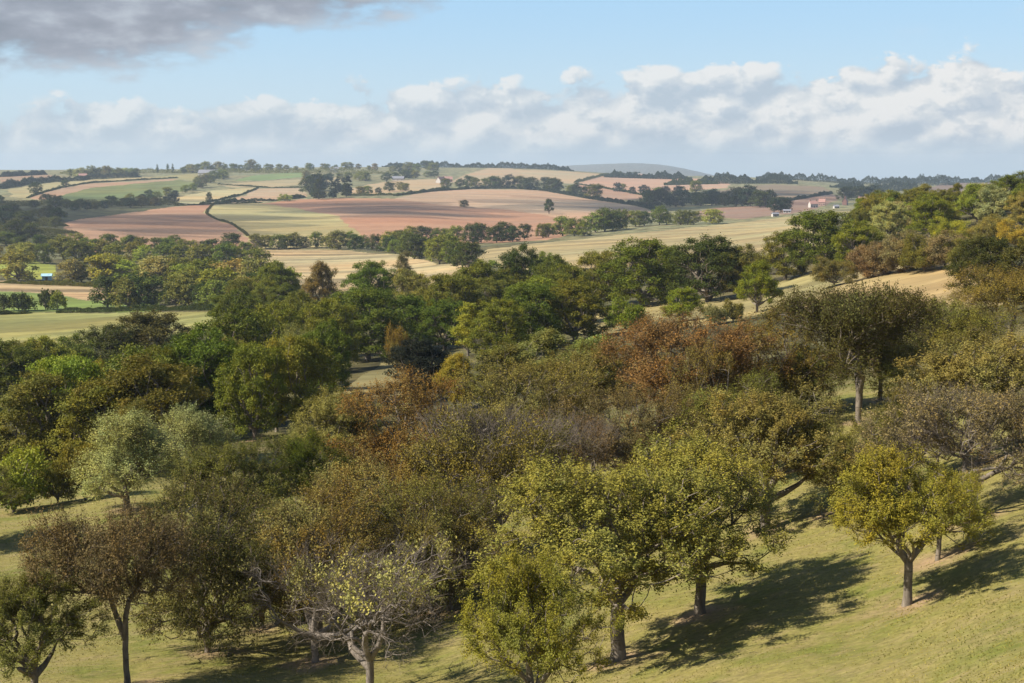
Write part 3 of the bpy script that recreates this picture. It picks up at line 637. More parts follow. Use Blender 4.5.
M(945, 232, 268, 58, 'bigbush', (.19, .155, .06), 'straw-brown bush, right one above the dry grass slope')
M(885, 238, 275, 48, 'bigbush', (.19, .14, .055), 'brown bush between the straw-brown ones above the slope')
M(925, 235, 272, 45, 'bigbush', 'olive', 'olive-brown bush above the right of the dry grass slope')
M(975, 240, 275, 45, 'bigbush', 'olive', 'olive bush at the top right of the dry grass slope')
M(985, 238, 300, 62, 'oak', 'dark', 'dark green tree right of the dry grass slope')
M(1030, 240, 310, 62, 'oak', 'darkolive', 'dark olive tree cut by the right edge below the yellow bushes')
for i, (u, vt, vb, w, c) in enumerate([(950, 218, 246, 45, 'yellow'), (985, 215, 243, 45, 'gold'), (1018, 220, 248, 45, 'yellow')]):
    T(u, vt, vb, w, 'bigbush', c, ['bright yellow bush on the right ridge, leftmost of three', 'golden bush on the right ridge, middle of three', 'yellow bush on the right ridge, rightmost of three'][i], 'yellow bushes on the right ridge')
wood([(850,235),(880,214),(940,206),(1040,204),(1040,232),(960,236),(900,240),(860,252)], 28, (6, 9.5), (.9, 1.25), ['oak', 'rowan', 'oak'], ['mid', 'mid', 'beige', 'olive', 'mid', 'yellowgreen', 'sage'], 'on the wooded right-hand ridge', 'trees on the right-hand ridge', 12)
T(1020, 172, 214, 60, 'oak', 'green', 'tallest green tree at the right edge, breaking the skyline', 'trees on the right-hand ridge')
T(985, 186, 214, 40, 'oak', 'mid', 'green tree next to the tallest one at the right edge', 'trees on the right-hand ridge')
wood([(440,300),(560,285),(600,318),(520,345),(450,330)], 8, (9, 12), (.9, 1.2), ['oak'], ['green', 'mid', 'olive'], 'in the wood right of the yellow birch', 'trees of the middle distance', 24)
wood([(-30,400),(120,400),(250,400),(250,450),(100,480),(-30,470)], 8, (7, 10), (.9, 1.2), ['oak', 'rowan'], ['green', 'olive', 'yellowgreen'], 'inside the left valley wood', V, 26)

# ================================================================== VALLEY FLOOR AND FAR SLOPES
row([(-10,247),(60,248),(130,251),(200,253),(250,255)], 26, (6, 10.5), (.9, 1.2), ['far'], ['green', 'mid', 'dark', 'olive', 'green'], 'in the belt under the left red field', 'tree belt under the left red field', jv=2)
row([(-10,264),(60,262),(120,264),(200,266),(262,272)], 18, (10, 14), (.8, 1.1), ['far'], ['mid', 'olive', 'gold', 'green', 'yellowgreen'], 'in the second row of the left valley belt', 'second row of the left valley belt', jv=3)
row([(60,281),(130,283),(200,290),(262,292)], 13, (8, 13), (.8, 1.1), ['far'], ['mid', 'olive', 'green', 'yellowgreen', 'beige'], 'along the top of the left stubble field', 'trees along the left stubble field', jv=2)
T(18, 250, 281, 40, 'far', 'gold', 'golden domed tree left of the bright green paddock', 'second row of the left valley belt')
T(105, 254, 284, 38, 'far', 'yellowgreen', 'yellow-green domed tree above the pink stubble on the valley floor', 'second row of the left valley belt')
T(155, 256, 288, 40, 'far', 'beige', 'straw-tinged domed tree right of the yellow-green one on the valley floor', 'second row of the left valley belt')
T(52, 294, 300, 6, 'farbush', 'dark', 'tiny dark bush alone on the pink valley stubble')
row([(100,308),(140,308),(180,306),(230,309)], 8, (7, 12), (.8, 1.1), ['far'], ['dark', 'mid', 'olive'], 'in the hedgerow behind the mown meadow', 'hedgerow trees behind the mown meadow', jv=1)
row([(0,312),(30,311),(64,310)], 5, (5, 7), (.9, 1.3), ['farbush'], ['mid', 'dark'], 'in the left clump behind the mown meadow', 'bushes behind the mown meadow', jv=1)
hedge([(56,313),(100,312),(150,310.5),(215,310)], 2.2, 3, 'dark', 'clipped dark hedge along the far side of the mown meadow')
hedge([(-20,315),(0,314.5),(30,313.5)], 2.0, 3, 'dark', 'short dark hedge at the left edge behind the mown meadow')
hedge([(0,283),(50,285),(100,287),(150,290)], 2.2, 3, 'olive', 'olive hedge along the top of the valley stubble field')
row([(175,302),(210,298),(240,305),(292,305)], 9, (8, 12), (.8, 1.1), ['far'], ['mid', 'dark', 'olive'], 'right of the valley stubble field', 'trees right of the valley stubble field', jv=3)
wood([(215,325),(290,315),(300,335),(230,345)], 4, (9, 12), (.9, 1.1), ['oak'], ['mid', 'olive', 'green'], 'at the corner of the mown meadow', 'trees at the corner of the mown meadow', 18)
# belt between striped stubble and red field
row([(252,249),(300,248),(350,249),(400,253)], 15, (8, 13), (.8, 1.15), ['far'], ['dark', 'green', 'mid', 'olive', 'green'], 'in the hedgerow above the striped stubble field', 'hedgerow above the striped stubble field', jv=1)
row([(390,252),(430,261),(475,266)], 11, (10, 15), (.8, 1.1), ['far'], ['dark', 'green', 'grey', 'mid'], 'in the thicket between red field and stubble', 'thicket between red field and stubble', jv=3)
row([(395,243),(430,242),(480,243),(530,240),(590,235)], 17, (10, 15), (.8, 1.1), ['far'], ['dark', 'green', 'mid'], 'in the belt under the large red field', 'tree belt under the large red field', jv=1.5)
T(231, 233, 251, 22, 'far', 'dark', 'lone dark round tree in the corner of the left red field', 'lone field trees')
T(492, 260, 268, 14, 'farbush', 'mid', 'small round bush at the left tip of the broad pale field')
row([(590,234),(620,229),(650,226)], 6, (12, 18), (.8, 1.1), ['far'], ['green', 'dark', 'mid'], 'in the copse right of the large red field', 'copse right of the large red field', jv=1)
row([(655,226),(680,224.5),(700,223.5)], 5, (10, 16), (.8, 1.1), ['far'], ['dark', 'green', 'mid'], 'behind the crest of the broad pale field', 'trees behind the crest of the broad pale field', jv=1)
T(712, 209, 224, 24, 'far', 'yellowgreen', 'yellow-green domed tree on the crest of the broad pale field', 'trees behind the crest of the broad pale field')
T(549, 199, 214, 11, 'lolly', 'dark', 'lone lollipop-shaped tree in the tan and pink stubble field', 'lone field trees')
T(464, 200, 207, 11, 'far', 'darkolive', 'lone dome-shaped tree on the border of red and tan ground', 'lone field trees')
T(209, 192, 202, 7, 'far', 'dark', 'small dark tree alone in the yellow straw field', 'lone field trees')
T(36, 182, 194, 14, 'far', 'dark', 'dark round tree in the pale field, upper left of three', 'three dark trees on the far left hill')
T(65, 180, 188, 10, 'far', 'dark', 'dark round tree in the pale field, rightmost of three', 'three dark trees on the far left hill')
T(46, 194, 203, 13, 'far', 'dark', 'dark round tree by the pink strip, lowest of three', 'three dark trees on the far left hill')
# dark scrub hillside, far left
wood([(-10,205),(60,206),(66,226),(60,240),(-10,240)], 16, (8, 14), (.9, 1.3), ['far'], ['dark', 'blue', 'darkolive'], 'on the scrubby far left hillside', 'scrubby hillside at the far left', 7)
row([(60,210),(100,208),(140,206),(178,204)], 14, (8, 13), (.9, 1.2), ['far'], ['dark', 'blue', 'darkolive'], 'in the belt above the left red field', 'tree belt above the left red field', jv=1.5)
row([(128,203),(150,199),(180,195),(196,190)], 8, (8, 14), (.9, 1.2), ['far'], ['dark', 'blue', 'mid'], 'in the copse below the green far meadow', 'copse below the green far meadow', jv=1)
row([(196,189),(206,184),(216,180),(226,178)], 7, (14, 20), (.8, 1.1), ['far'], ['mid', 'green', 'grey'], 'in the copse by the grey barn', 'copse by the grey barn', jv=1)
for i_, (pts_, lab_) in enumerate([([(-20,206),(30,205),(64,206),(100,206),(140,205),(176,204)], 'upper'), ([(-20,215),(20,214),(66,215)], 'middle'), ([(-20,224),(20,224),(62,224)], 'lower'), ([(-20,234),(20,234),(60,236)], 'lowest')]):
    hedge(pts_, 6, 75, 'darkolive', lab_ + ' sweep of dark scrub on the far left hillside', group='dark scrub on the far left hillside', name='scrub', kind='stuff', cat='scrub')
hedge([(0,189),(30,184),(58,181.5),(84,180.5),(84,179.5),(140,177)], 9, 10, 'blue', 'dark belt of scrub along the top of the far left field', group='far scrub belts')
hedge([(27,198),(40,193.5),(62,187.5),(90,183),(140,180),(178,178)], 2.2, 3, 'dark', 'thin dark hedge between pale field and pink strip, far left')
hedge([(175,206),(213,204.3),(262,203)], 2.0, 3, 'dark', 'thin dark hedge above the left red field')
hedge([(213,204.5),(204,213),(215,219),(235,225),(248,236)], 1.4, 2.6, 'darkolive', 'crooked dark hedge between left red field and yellow-green field')
hedge([(213,204.5),(240,201.5),(275,201),(305,197.5)], 4, 5, 'dark', 'thick dark hedge under the pale pink stubble field')
hedge([(200,204),(242,195),(258,188)], 2.2, 3, 'dark', 'thin hedge between yellow straw and pale pink stubble')
hedge([(218,184.5),(270,188),(300,187.7)], 2, 3, 'dark', 'thin hedge under the tan strip left of the conifers')
hedge([(395,196),(430,191.5),(470,189)], 4, 6, 'dark', 'roadside hedge above the tan and pink stubble field')
hedge([(345,196),(395,195)], 4, 5, 'olive', 'olive hedge above the large red field')
hedge([(470,189),(520,188.5),(545,191),(590,199),(640,206),(655,210)], 5, 7, 'blue', 'long dark hedge above the field with the lollipop tree')
hedge([(684,200),(740,204.5),(790,203)], 5, 7, 'blue', 'dark hedge under the grey-brown ploughed field')
hedge([(760,206),(832,193.5)], 4, 4, 'blue', 'dark hedge slanting above the village field')
hedge([(575,184),(610,189.3),(642,195)], 3, 4, 'dark', 'thin hedge across the pink fields below the blue hill')
hedge([(575,183),(603,175.5),(640,173)], 5, 7, 'dark', 'dark hedge climbing to the skyline below the blue hill')
hedge([(0,177),(45,174.5)], 9, 12, 'blue', 'dark scrub line on the left skyline', group='far scrub belts')
wood([(312,200),(350,198),(350,193),(318,190)], 9, (20, 30), (.55, .8), ['conifer'], ['blue', 'dark'], 'in the dark clump above the large red field', 'dark conifer clump above the large red field', 4)
row([(305,196),(318,190),(330,188)], 4, (22, 30), (.8, 1), ['far'], ['blue', 'dark'], 'beside the conifer clump', 'trees beside the conifer clump')
row([(352,197),(375,194),(395,191),(410,188)], 5, (9, 15), (.9, 1.2), ['far'], ['olive', 'dark', 'mid'], 'along the road right of the conifers', 'roadside trees right of the conifers')
T(285, 194, 201, 16, 'farbush', 'yellowgreen', 'low yellow-green bush on the hedge left of the conifers')
T(405, 183, 191, 10, 'far', 'olive', 'small round tree in the golden stubble field', 'lone field trees')
row([(445,188),(470,187),(490,187),(530,189)], 10, (14, 24), (.8, 1.1), ['far'], ['blue', 'dark', 'green'], 'in the trees right of the pink farmhouse', 'trees right of the pink farmhouse')
row([(530,188),(560,193),(600,199)], 8, (14, 24), (.8, 1.1), ['far'], ['blue', 'dark', 'green'], 'above the field with the lollipop tree', 'trees above the field with the lollipop tree')
row([(640,206),(660,207),(690,206),(720,206),(770,207)], 16, (16, 26), (.8, 1.1), ['far'], ['blue', 'dark', 'dark'], 'in the dark wood under the grey-brown field', 'dark wood under the grey-brown field')
row([(610,190),(640,195),(668,197),(700,191)], 9, (12, 22), (.8, 1.1), ['far'], ['blue', 'dark', 'mid'], 'among the pink fields below the blue hill', 'trees among the pink fields')
row([(770,213),(790,211)], 3, (12, 18), (.8, 1.1), ['far'], ['blue', 'dark'], 'left of the village houses', 'trees left of the village')
row([(840,199),(860,199),(885,198)], 7, (14, 20), (.8, 1.1), ['far'], ['blue', 'dark'], 'behind the village houses', 'trees behind the village')
# skyline
row([(66,177),(100,177),(140,175)], 12, (12, 22), (.8, 1.1), ['far'], ['sage', 'olive', 'grey', 'mid'], 'in the skyline copse at the left', 'skyline copse at the left')
row([(156,173),(168,173),(180,173)], 3, (17, 22), (.34, .4), ['poplar'], ['dark', 'green'], 'on the left skyline', 'poplars on the left skyline')
row([(180,173),(215,172),(250,171),(262,171)], 14, (14, 26), (.7, 1.0), ['far'], ['mid', 'olive', 'grey', 'green'], 'on the skyline above the grey barn', 'skyline trees above the grey barn')
row([(262,171),(300,170),(345,170),(380,170)], 15, (10, 18), (.8, 1.2), ['far'], ['mid', 'olive', 'grey', 'green'], 'on the skyline by the white building', 'skyline trees by the white building')
row([(385,172),(410,171),(440,170)], 6, (14, 22), (.9, 1.3), ['far'], ['olive', 'mid', 'dark'], 'behind the golden stubble field', 'trees behind the golden stubble field')
row([(380,182),(410,178),(440,177)], 7, (12, 18), (.9, 1.3), ['far'], ['olive', 'mid', 'dark'], 'around the farm buildings', 'trees around the farm')
row([(300,181),(330,180),(350,180),(372,181)], 7, (12, 18), (.9, 1.3), ['far'], ['olive', 'mid', 'dark'], 'above the conifer clump', 'trees above the conifer clump')
def far_wood(us, dist, hgt, wid, colr, label, n=None):
    pts = []
    for u in us:
        dx, dy, _ = ray(u, 175); h = math.hypot(dx, dy); x = dx / h * dist; y = dy / h * dist; pts.append((x, y, float(H(x, y)), dist))
    return hedge(None, hgt, wid, colr, label, group='far woods on the skyline', name='distant_wood', kind='stuff', cat='wood', Q=pts)
far_wood(range(60, 400, 8), 3100, 9, 50, 'olive', 'low olive wood along the left skyline')
far_wood(range(382, 580, 8), 3650, 12, 60, 'blue', 'blue-dark wood along the middle of the skyline')
far_wood(range(604, 700, 8), 3350, 16, 80, 'blue', 'dark wood on the skyline under the far blue hill')
far_wood(range(690, 800, 6), 3000, 19, 90, 'blue', 'large dark wood stepping down the skyline right of the blue hill')
far_wood(range(664, 720, 6), 2950, 12, 60, 'dark', 'dark green wood above the grey-brown ploughed field')
far_wood(range(756, 960, 8), 3500, 17, 90, 'blue', 'dark wood descending the skyline to the right')
far_wood(range(830, 930, 8), 2900, 14, 80, 'blue', 'dark wood behind the village below the skyline')
far_wood(range(880, 1080, 8), 3900, 18, 80, 'blue', 'distant dark wood behind the right-hand ridge')

# ================================================================== BUILDINGS
def M_(name, c, r=.8): return plain_mat(name, c, r, 2, .12)
WALLW, WALLP, ROOFR, ROOFG, BRICK, GLASS, SHEET, WOOD = M_('whitewashed wall', (.45, .42, .38)), M_('pink wall', (.42, .28, .23)), M_('red tile roof', (.36, .20, .16)), M_('grey roof', (.22, .22, .24)), M_('red brick', (.28, .15, .12)), M_('window glass', (.05, .06, .07), .2), M_('pale blue sheet', (.35, .55, .62)), M_('stained door', (.12, .08, .06))
def boxm(c, s):
    c = np.array(c, float); s = np.array(s, float) / 2
    V = np.array([[x, y, z] for z in (-1, 1) for x, y in ((-1, -1), (1, -1), (1, 1), (-1, 1))]) * s + c
    return V, np.array([[0, 3, 2, 1], [4, 5, 6, 7], [0, 1, 5, 4], [1, 2, 6, 5], [2, 3, 7, 6], [3, 0, 4, 7]])
def multi(name, boxes, mat, parent):
    V = []; Fq = []; o = 0
    for v, f in boxes: V.append(v); Fq.append(f + o); o += len(v)
    return link(name, mk_mesh(name, np.vstack(V), np.vstack(Fq), [mat]), parent)
def house(u, v, w, dep, eave, ridge, rz, wall, roofm, label, cat='house', name='farmhouse', dmax=9300, chim=True, wins=3):
    if u > 760: w *= .6; dep *= .7; eave *= .8; ridge *= .75
    x, y, z, d = ground_at(u, v, dmax); r = bpy.data.objects.new(name, None); COL.objects.link(r); r.location = (x, y, z); r.rotation_euler = (0, 0, rz); tag(r, label, cat, 'farm and village buildings')
    V = [(-w/2,-dep/2,-2),(w/2,-dep/2,-2),(w/2,dep/2,-2),(-w/2,dep/2,-2),(-w/2,-dep/2,eave),(w/2,-dep/2,eave),(w/2,dep/2,eave),(-w/2,dep/2,eave),(-w/2,0,ridge-.15),(w/2,0,ridge-.15)]
    me = bpy.data.meshes.new('wall'); me.from_pydata(V, [], [(0,1,5,4),(1,2,6,9,5),(2,3,7,6),(3,0,4,8,7)]); me.materials.append(wall); link('wall', me, r)
    o = .5; t = .25; sl = (ridge - eave) / (dep / 2); e2 = eave - o * sl
    V = []
    for dz in (0, t): V += [(-w/2-o, -dep/2-o, e2+dz), (w/2+o, -dep/2-o, e2+dz), (w/2+o, 0, ridge+dz), (-w/2-o, 0, ridge+dz), (w/2+o, dep/2+o, e2+dz), (-w/2-o, dep/2+o, e2+dz)]
    me = bpy.data.meshes.new('roof'); me.from_pydata(V, [], [(0,1,2,3),(3,2,4,5),(6,9,8,7),(9,11,10,8),(0,6,7,1),(1,7,8,2),(2,8,10,4),(4,10,11,5),(5,11,9,3),(3,9,6,0)]); me.materials.append(roofm); rf = link('roof', me, r)
    if chim:
        for sx in (-1, 1): v_, f_ = boxm((sx * (w/2 - .8), 0, ridge + .6), (.9, .7, 2)); multi('chimney', [(v_, f_)], BRICK, rf)
    for i in range(wins):
        for zz in ((1.5, 4.1) if eave > 4.6 else (1.5,)):
            xx = -w/2 + w * (i + .5) / wins
            if zz < 2 and i == wins // 2: v_, f_ = boxm((xx, -dep/2 - .02, 1.05), (1.1, .12, 2.1)); multi('door', [(v_, f_)], WOOD, r); continue
            v_, f_ = boxm((xx, -dep/2 - .02, zz), (1.2, .1, 1.3)); multi('window', [(v_, f_)], GLASS, r)
    return r
house(813, 207.5, 15, 9, 5.5, 10, .25, WALLW, ROOFR, 'red-roofed white house in the village, left of the pink one')
house(822, 205.5, 12, 9, 5.5, 10.5, -.3, WALLP, ROOFR, 'pink red-roofed house in the village')
house(845, 205, 11, 8, 6, 12, 1.1, BRICK, ROOFR, 'tall gabled red house in the middle of the village')
house(862, 202, 16, 9, 5.5, 9, .1, BRICK, ROOFR, 'red brick house at the right end of the village')
house(836, 208.5, 9, 6, 3, 5, .2, WALLW, ROOFG, 'small white outbuilding between the red-roofed houses', name='outbuilding', cat='outbuilding', chim=False)
house(872, 194, 14, 9, 4, 6, .2, WALLW, ROOFG, 'white building among dark trees above the village', chim=False)
house(775, 216.5, 10, 5, 3, 4.6, .3, WALLW, ROOFG, 'pale low shed left of the village', name='shed', cat='shed', chim=False)
house(787, 213, 12, 5, 3, 4.6, -.2, WALLW, ROOFG, 'second pale low shed nearer the village', name='shed', cat='shed', chim=False)
house(441, 183, 18, 10, 5, 11, 1.0, WALLW, ROOFR, 'white and pink farmhouse below the skyline right of the golden field')
house(448, 182, 16, 10, 5, 10, .1, WALLP, ROOFR, 'pinkish barn beside the white farmhouse', name='barn', cat='barn', chim=False)
house(334, 172.5, 20, 12, 6, 12, .1, WALLW, ROOFG, 'white building on the left-centre skyline', chim=False)
house(211, 176.5, 46, 20, 7, 13, -.05, WALLW, ROOFG, 'large grey-roofed barn on the far left hill', name='barn', cat='barn', chim=False, wins=5)
house(398, 180.5, 22, 10, 4, 8, .0, WALLW, ROOFG, 'low grey farm building behind the golden stubble field', name='barn', cat='barn', chim=False)
house(83, 178.5, 14, 9, 5, 9, .2, WALLW, ROOFR, 'small cottage under the left skyline copse')
house(47, 280, 4, 3, 2.0, 2.8, .2, SHEET, SHEET, 'pale blue sheet-covered shed below the bright green paddock', name='shed', cat='shed', chim=False, wins=1)

# ================================================================== GROUND MESHES
Cn = C
for (x, y, z, w, h, kind) in TREES:
    r = math.hypot(x, y)
    if r > 130 or kind in ('bush',): continue
    a0 = math.atan2(x, y); ia = np.nonzero(np.abs(azv - a0) < 3.2 / r)[0]; ir = np.nonzero(np.abs(rv - r) < 3.0)[0]
    if not len(ia) or not len(ir): continue
    s = np.ix_(ia, ir); dx = X[s] - x; dy = Y[s] - y
    wob = .35 * np.sin(dx * 3.1 + x) * np.sin(dy * 2.7 + y) + .2 * np.sin(dx * 7 + y) * np.sin(dy * 8)
    m = (1 - sm(np.hypot(dx, dy) + wob, .3, 1.6))[..., None] * .8
    sub = Cn[s]; sub[..., :3] = sub[..., :3] * (1 - m) + np.array([.30, .20, .12]) * m; Cn[s] = sub
na, nr = A.shape
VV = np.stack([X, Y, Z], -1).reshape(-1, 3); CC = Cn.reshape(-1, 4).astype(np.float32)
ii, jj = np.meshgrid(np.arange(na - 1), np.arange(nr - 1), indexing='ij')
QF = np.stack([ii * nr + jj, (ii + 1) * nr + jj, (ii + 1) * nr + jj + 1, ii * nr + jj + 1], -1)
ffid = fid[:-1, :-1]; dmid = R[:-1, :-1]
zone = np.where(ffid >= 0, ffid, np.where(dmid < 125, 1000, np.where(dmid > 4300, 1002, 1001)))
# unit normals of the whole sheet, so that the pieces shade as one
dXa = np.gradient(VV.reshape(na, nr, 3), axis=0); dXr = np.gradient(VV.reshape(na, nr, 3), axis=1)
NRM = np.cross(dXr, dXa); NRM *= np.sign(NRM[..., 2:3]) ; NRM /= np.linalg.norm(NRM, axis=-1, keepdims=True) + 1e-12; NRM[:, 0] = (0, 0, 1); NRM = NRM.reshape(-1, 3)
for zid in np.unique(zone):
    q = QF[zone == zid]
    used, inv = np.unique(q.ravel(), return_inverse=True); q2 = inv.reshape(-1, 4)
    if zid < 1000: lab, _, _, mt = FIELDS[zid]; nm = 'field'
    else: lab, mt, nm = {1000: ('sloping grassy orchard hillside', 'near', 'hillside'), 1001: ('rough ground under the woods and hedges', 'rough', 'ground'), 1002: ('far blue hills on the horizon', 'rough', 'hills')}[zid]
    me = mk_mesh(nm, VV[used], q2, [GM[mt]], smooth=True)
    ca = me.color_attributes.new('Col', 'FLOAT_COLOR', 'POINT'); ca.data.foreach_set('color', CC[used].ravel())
    me.normals_split_custom_set_from_vertices(NRM[used].tolist())
    o = link(nm, me); tag(o, lab, 'ground' if zid >= 1000 else 'field', None, 'structure')

# ================================================================== GRASS TUFTS ON THE NEAR SLOPE
rg = np.random.default_rng(3); n = 150000
r_ = 29 * np.exp(rg.uniform(0, 1, n) ** 1.1 * math.log(118 / 29)); a_ = rg.uniform(-.40, .40, n)
gx = np.sin(a_) * r_; gy = np.cos(a_) * r_
dens_ = np.sin(gx * .9 + np.sin(gy * .7) * 2) * np.sin(gy * 1.1 + gx * .3) + rg.normal(size=n) * .7
k_ = dens_ > -.35; gx = gx[k_]; gy = gy[k_]; r_ = r_[k_]; n = len(gx)
P = np.stack([gx, gy, H(gx, gy)], 1); w_ = rg.uniform(.010, .022, (n, 1)) * (.6 + r_[:, None] / 60); hh = rg.uniform(.012, .034, (n, 1)) * (1 + .4 * np.sin(gx * .6)[:, None])
dr = rg.normal(size=(n, 3)); dr[:, 2] = 0; dr /= np.linalg.norm(dr, axis=1, keepdims=True); ln_ = rg.normal(size=(n, 3)) * .7; ln_[:, 2] = 1
tipp = P + ln_ * hh
Vg = np.stack([P - dr * w_, P + dr * w_, tipp + dr * w_ * .4, tipp - dr * w_ * .4], 1).reshape(-1, 3)
M_GRASS = foliage_mat('grass blades', .35)
go = link('grass', mk_mesh('grass', Vg, np.arange(n * 4).reshape(-1, 4), [M_GRASS])); go.color = (.27, .235, .070, .34); tag(go, 'short dry grass on the orchard slope', 'grass', None, 'stuff')

# ================================================================== SKY, SUN, AIR
SUN_EL, SUN_AZ = math.radians(41), math.radians(-104)     # azimuth measured from +Y towards +X
sun_d = bpy.data.lights.new('sun', 'SUN'); sun = bpy.data.objects.new('sun', sun_d); COL.objects.link(sun)
sun_d.energy = 5.0; sun_d.angle = math.radians(.53); sun_d.color = (1, .93, .82)
from mathutils import Vector
sv = Vector((math.sin(SUN_AZ) * math.cos(SUN_EL), math.cos(SUN_AZ) * math.cos(SUN_EL), math.sin(SUN_EL)))
sun.rotation_euler = sv.to_track_quat('Z', 'Y').to_euler()
# broken cloud overhead, outside the picture: its shadows lie on parts of the hills
cm, CN, CLn = new_mat('cloud vapour'); co = CN.new('ShaderNodeOutputMaterial'); cd = CN.new('ShaderNodeBsdfDiffuse'); cd.inputs[0].default_value = (.9, .9, .9, 1); ct = CN.new('ShaderNodeBsdfTransparent'); cx = CN.new('ShaderNodeMixShader'); cx.inputs[0].default_value = .22
CLn.new(ct.outputs[0], cx.inputs[1]); CLn.new(cd.outputs[0], cx.inputs[2]); CLn.new(cx.outputs[0], co.inputs[0])
import bmesh
bm_ = bmesh.new(); bmesh.ops.create_icosphere(bm_, subdivisions=3, radius=1); sv0 = np.array([v.co[:] for v in bm_.verts]); sf0 = np.array([[v.index for v in f.verts] for f in bm_.faces]); bm_.free()
CV = []; CF = []; co_ = 0; rg = np.random.default_rng(12)
def cloud_over(u0, u1, v0, v1, n, rad, alt, dmax=9300):
    global co_
    for _ in range(n):
        a = rg.uniform(0, 6.28); q = math.sqrt(rg.uniform(0, 1)); u = (u0 + u1) / 2 + math.cos(a) * q * (u1 - u0) / 2; v = (v0 + v1) / 2 + math.sin(a) * q * (v1 - v0) / 2
        x, y, z, d = ground_at(u, v, dmax); t = (alt - z) / sv.z; c = np.array([x, y, z]) + np.array(sv) * t; R_ = rad * rg.uniform(.5, 1.2)
        ph = rg.uniform(0, 6, 3); V = sv0 * (1 + .22 * np.sin(sv0[:, :1] * 3 + ph[0]) + .2 * np.sin(sv0[:, 1:2] * 4 + ph[1]) + .1 * np.sin(sv0[:, 2:3] * 7 + sv0[:, :1] * 6 + ph[2])) * np.array([R_ * 1.6, R_, R_ * .35])
        CV.append(V + c); CF.append(sf0 + co_); co_ += len(sv0)
cloud_over(250, 450, 201, 212, 9, 60, 900)
cloud_over(360, 420, 212, 216, 3, 35, 900)
cloud_over(70, 210, 222, 236, 5, 35, 900)
cloud_over(-30, 230, 198, 230, 16, 75, 900)
cloud_over(530, 680, 196, 210, 9, 60, 900)
cloud_over(650, 800, 186, 212, 12, 80, 900)
cloud_over(60, 180, 325, 375, 4, 14, 700)
cloud_over(480, 900, 330, 450, 7, 8, 700)
cloud_over(180, 400, 440, 560, 4, 6, 700)
cl = link('clouds', mk_mesh('clouds', np.vstack(CV), np.vstack(CF), [cm], smooth=True)); tag(cl, 'broken cloud drifting high over the hills', 'clouds', None, 'stuff')
world = bpy.data.worlds.new('World'); scene.world = world; world.use_nodes = True
N = world.node_tree.nodes; L = world.node_tree.links; N.clear()
out = N.new('ShaderNodeOutputWorld'); bg = N.new('ShaderNodeBackground'); bg.inputs['Strength'].default_value = .105; L.new(bg.outputs[0], out.inputs[0])
sk = N.new('ShaderNodeTexSky'); sk.sky_type = 'NISHITA'; sk.sun_disc = False; sk.sun_elevation = SUN_EL; sk.sun_rotation = SUN_AZ; sk.air_density = 1.0; sk.dust_density = .6; sk.ozone_density = 1.5; sk.altitude = 100
tc = N.new('ShaderNodeTexCoord'); sx = N.new('ShaderNodeSeparateXYZ'); L.new(tc.outputs['Generated'], sx.inputs[0])
def mth(op, a, b=None, c=None, clamp=False):
    m = N.new('ShaderNodeMath'); m.operation = op; m.use_clamp = clamp
    for i, v in enumerate((a, b, c)):
        if v is None: continue
        if isinstance(v, (int, float)): m.inputs[i].default_value = v
        else: L.new(v, m.inputs[i])
    return m.outputs[0]
az = mth('ARCTAN2', sx.outputs[0], sx.outputs[1]); el = mth('ARCSINE', sx.outputs[2])
def sstep(x, a, b):
    m = N.new('ShaderNodeMapRange'); m.interpolation_type = 'SMOOTHSTEP'; L.new(x, m.inputs[0]); m.inputs[1].default_value = a; m.inputs[2].default_value = b; return m.outputs[0]
def cnoise(sa, se, scale, det, oa=0, oe=0, rough=.55, seed=0):
    cx = N.new('ShaderNodeCombineXYZ'); L.new(mth('MULTIPLY_ADD', az, sa, oa + seed * 3.7), cx.inputs[0]); L.new(mth('MULTIPLY_ADD', el, se, oe), cx.inputs[1]); cx.inputs[2].default_value = seed
    n = nd(N, 'ShaderNodeTexNoise', _noise_dimensions='2D', Scale=scale, Detail=det, Roughness=rough); L.new(cx.outputs[0], n.inputs['Vector']); return n.outputs[0]
# cumulus bank low over the horizon
def vor(scale, oa, oe, seed, wv):
    cx = N.new('ShaderNodeCombineXYZ'); L.new(mth('ADD', mth('MULTIPLY_ADD', az, 1, oa), mth('MULTIPLY', wv, .05)), cx.inputs[0]); L.new(mth('ADD', mth('MULTIPLY_ADD', el, 1.5, oe * 1.5), mth('MULTIPLY', wv, .03)), cx.inputs[1]); cx.inputs[2].default_value = seed
    v = N.new('ShaderNodeTexVoronoi'); v.voronoi_dimensions = '2D'; v.feature = 'F1'; v.inputs['Scale'].default_value = scale; L.new(cx.outputs[0], v.inputs['Vector']); return v.outputs['Distance']
top = mth('MULTIPLY_ADD', az, .045, .054)
prof = mth('SUBTRACT', top, el)                                   # >0 below the cloud tops
def density(oa, oe):
    n1 = cnoise(1, 1.5, 7, 3, oa=oa, oe=oe * 1.5, seed=1.3); n2 = cnoise(1, 1.6, 45, 6, oa=oa, oe=oe * 1.6, seed=3.1, rough=.62)
    d = mth('ADD', mth('MULTIPLY', mth('SUBTRACT', n1, .5), 1.7), mth('MULTIPLY', mth('SUBTRACT', n2, .5), .75))
    d = mth('ADD', d, mth('MULTIPLY', mth('SUBTRACT', .42, vor(22, oa, oe, .4, n1)), .9))
    return mth('ADD', d, mth('MULTIPLY', mth('SUBTRACT', .42, vor(60, oa, oe, .9, n2)), .35))
d0 = density(0, 0); d1 = density(-.006, .009)
dens = mth('ADD', mth('MULTIPLY_ADD', prof, 32.0, .10), d0)
m1 = mth('MULTIPLY', sstep(dens, -.04, .2), sstep(el, -.004, .024))
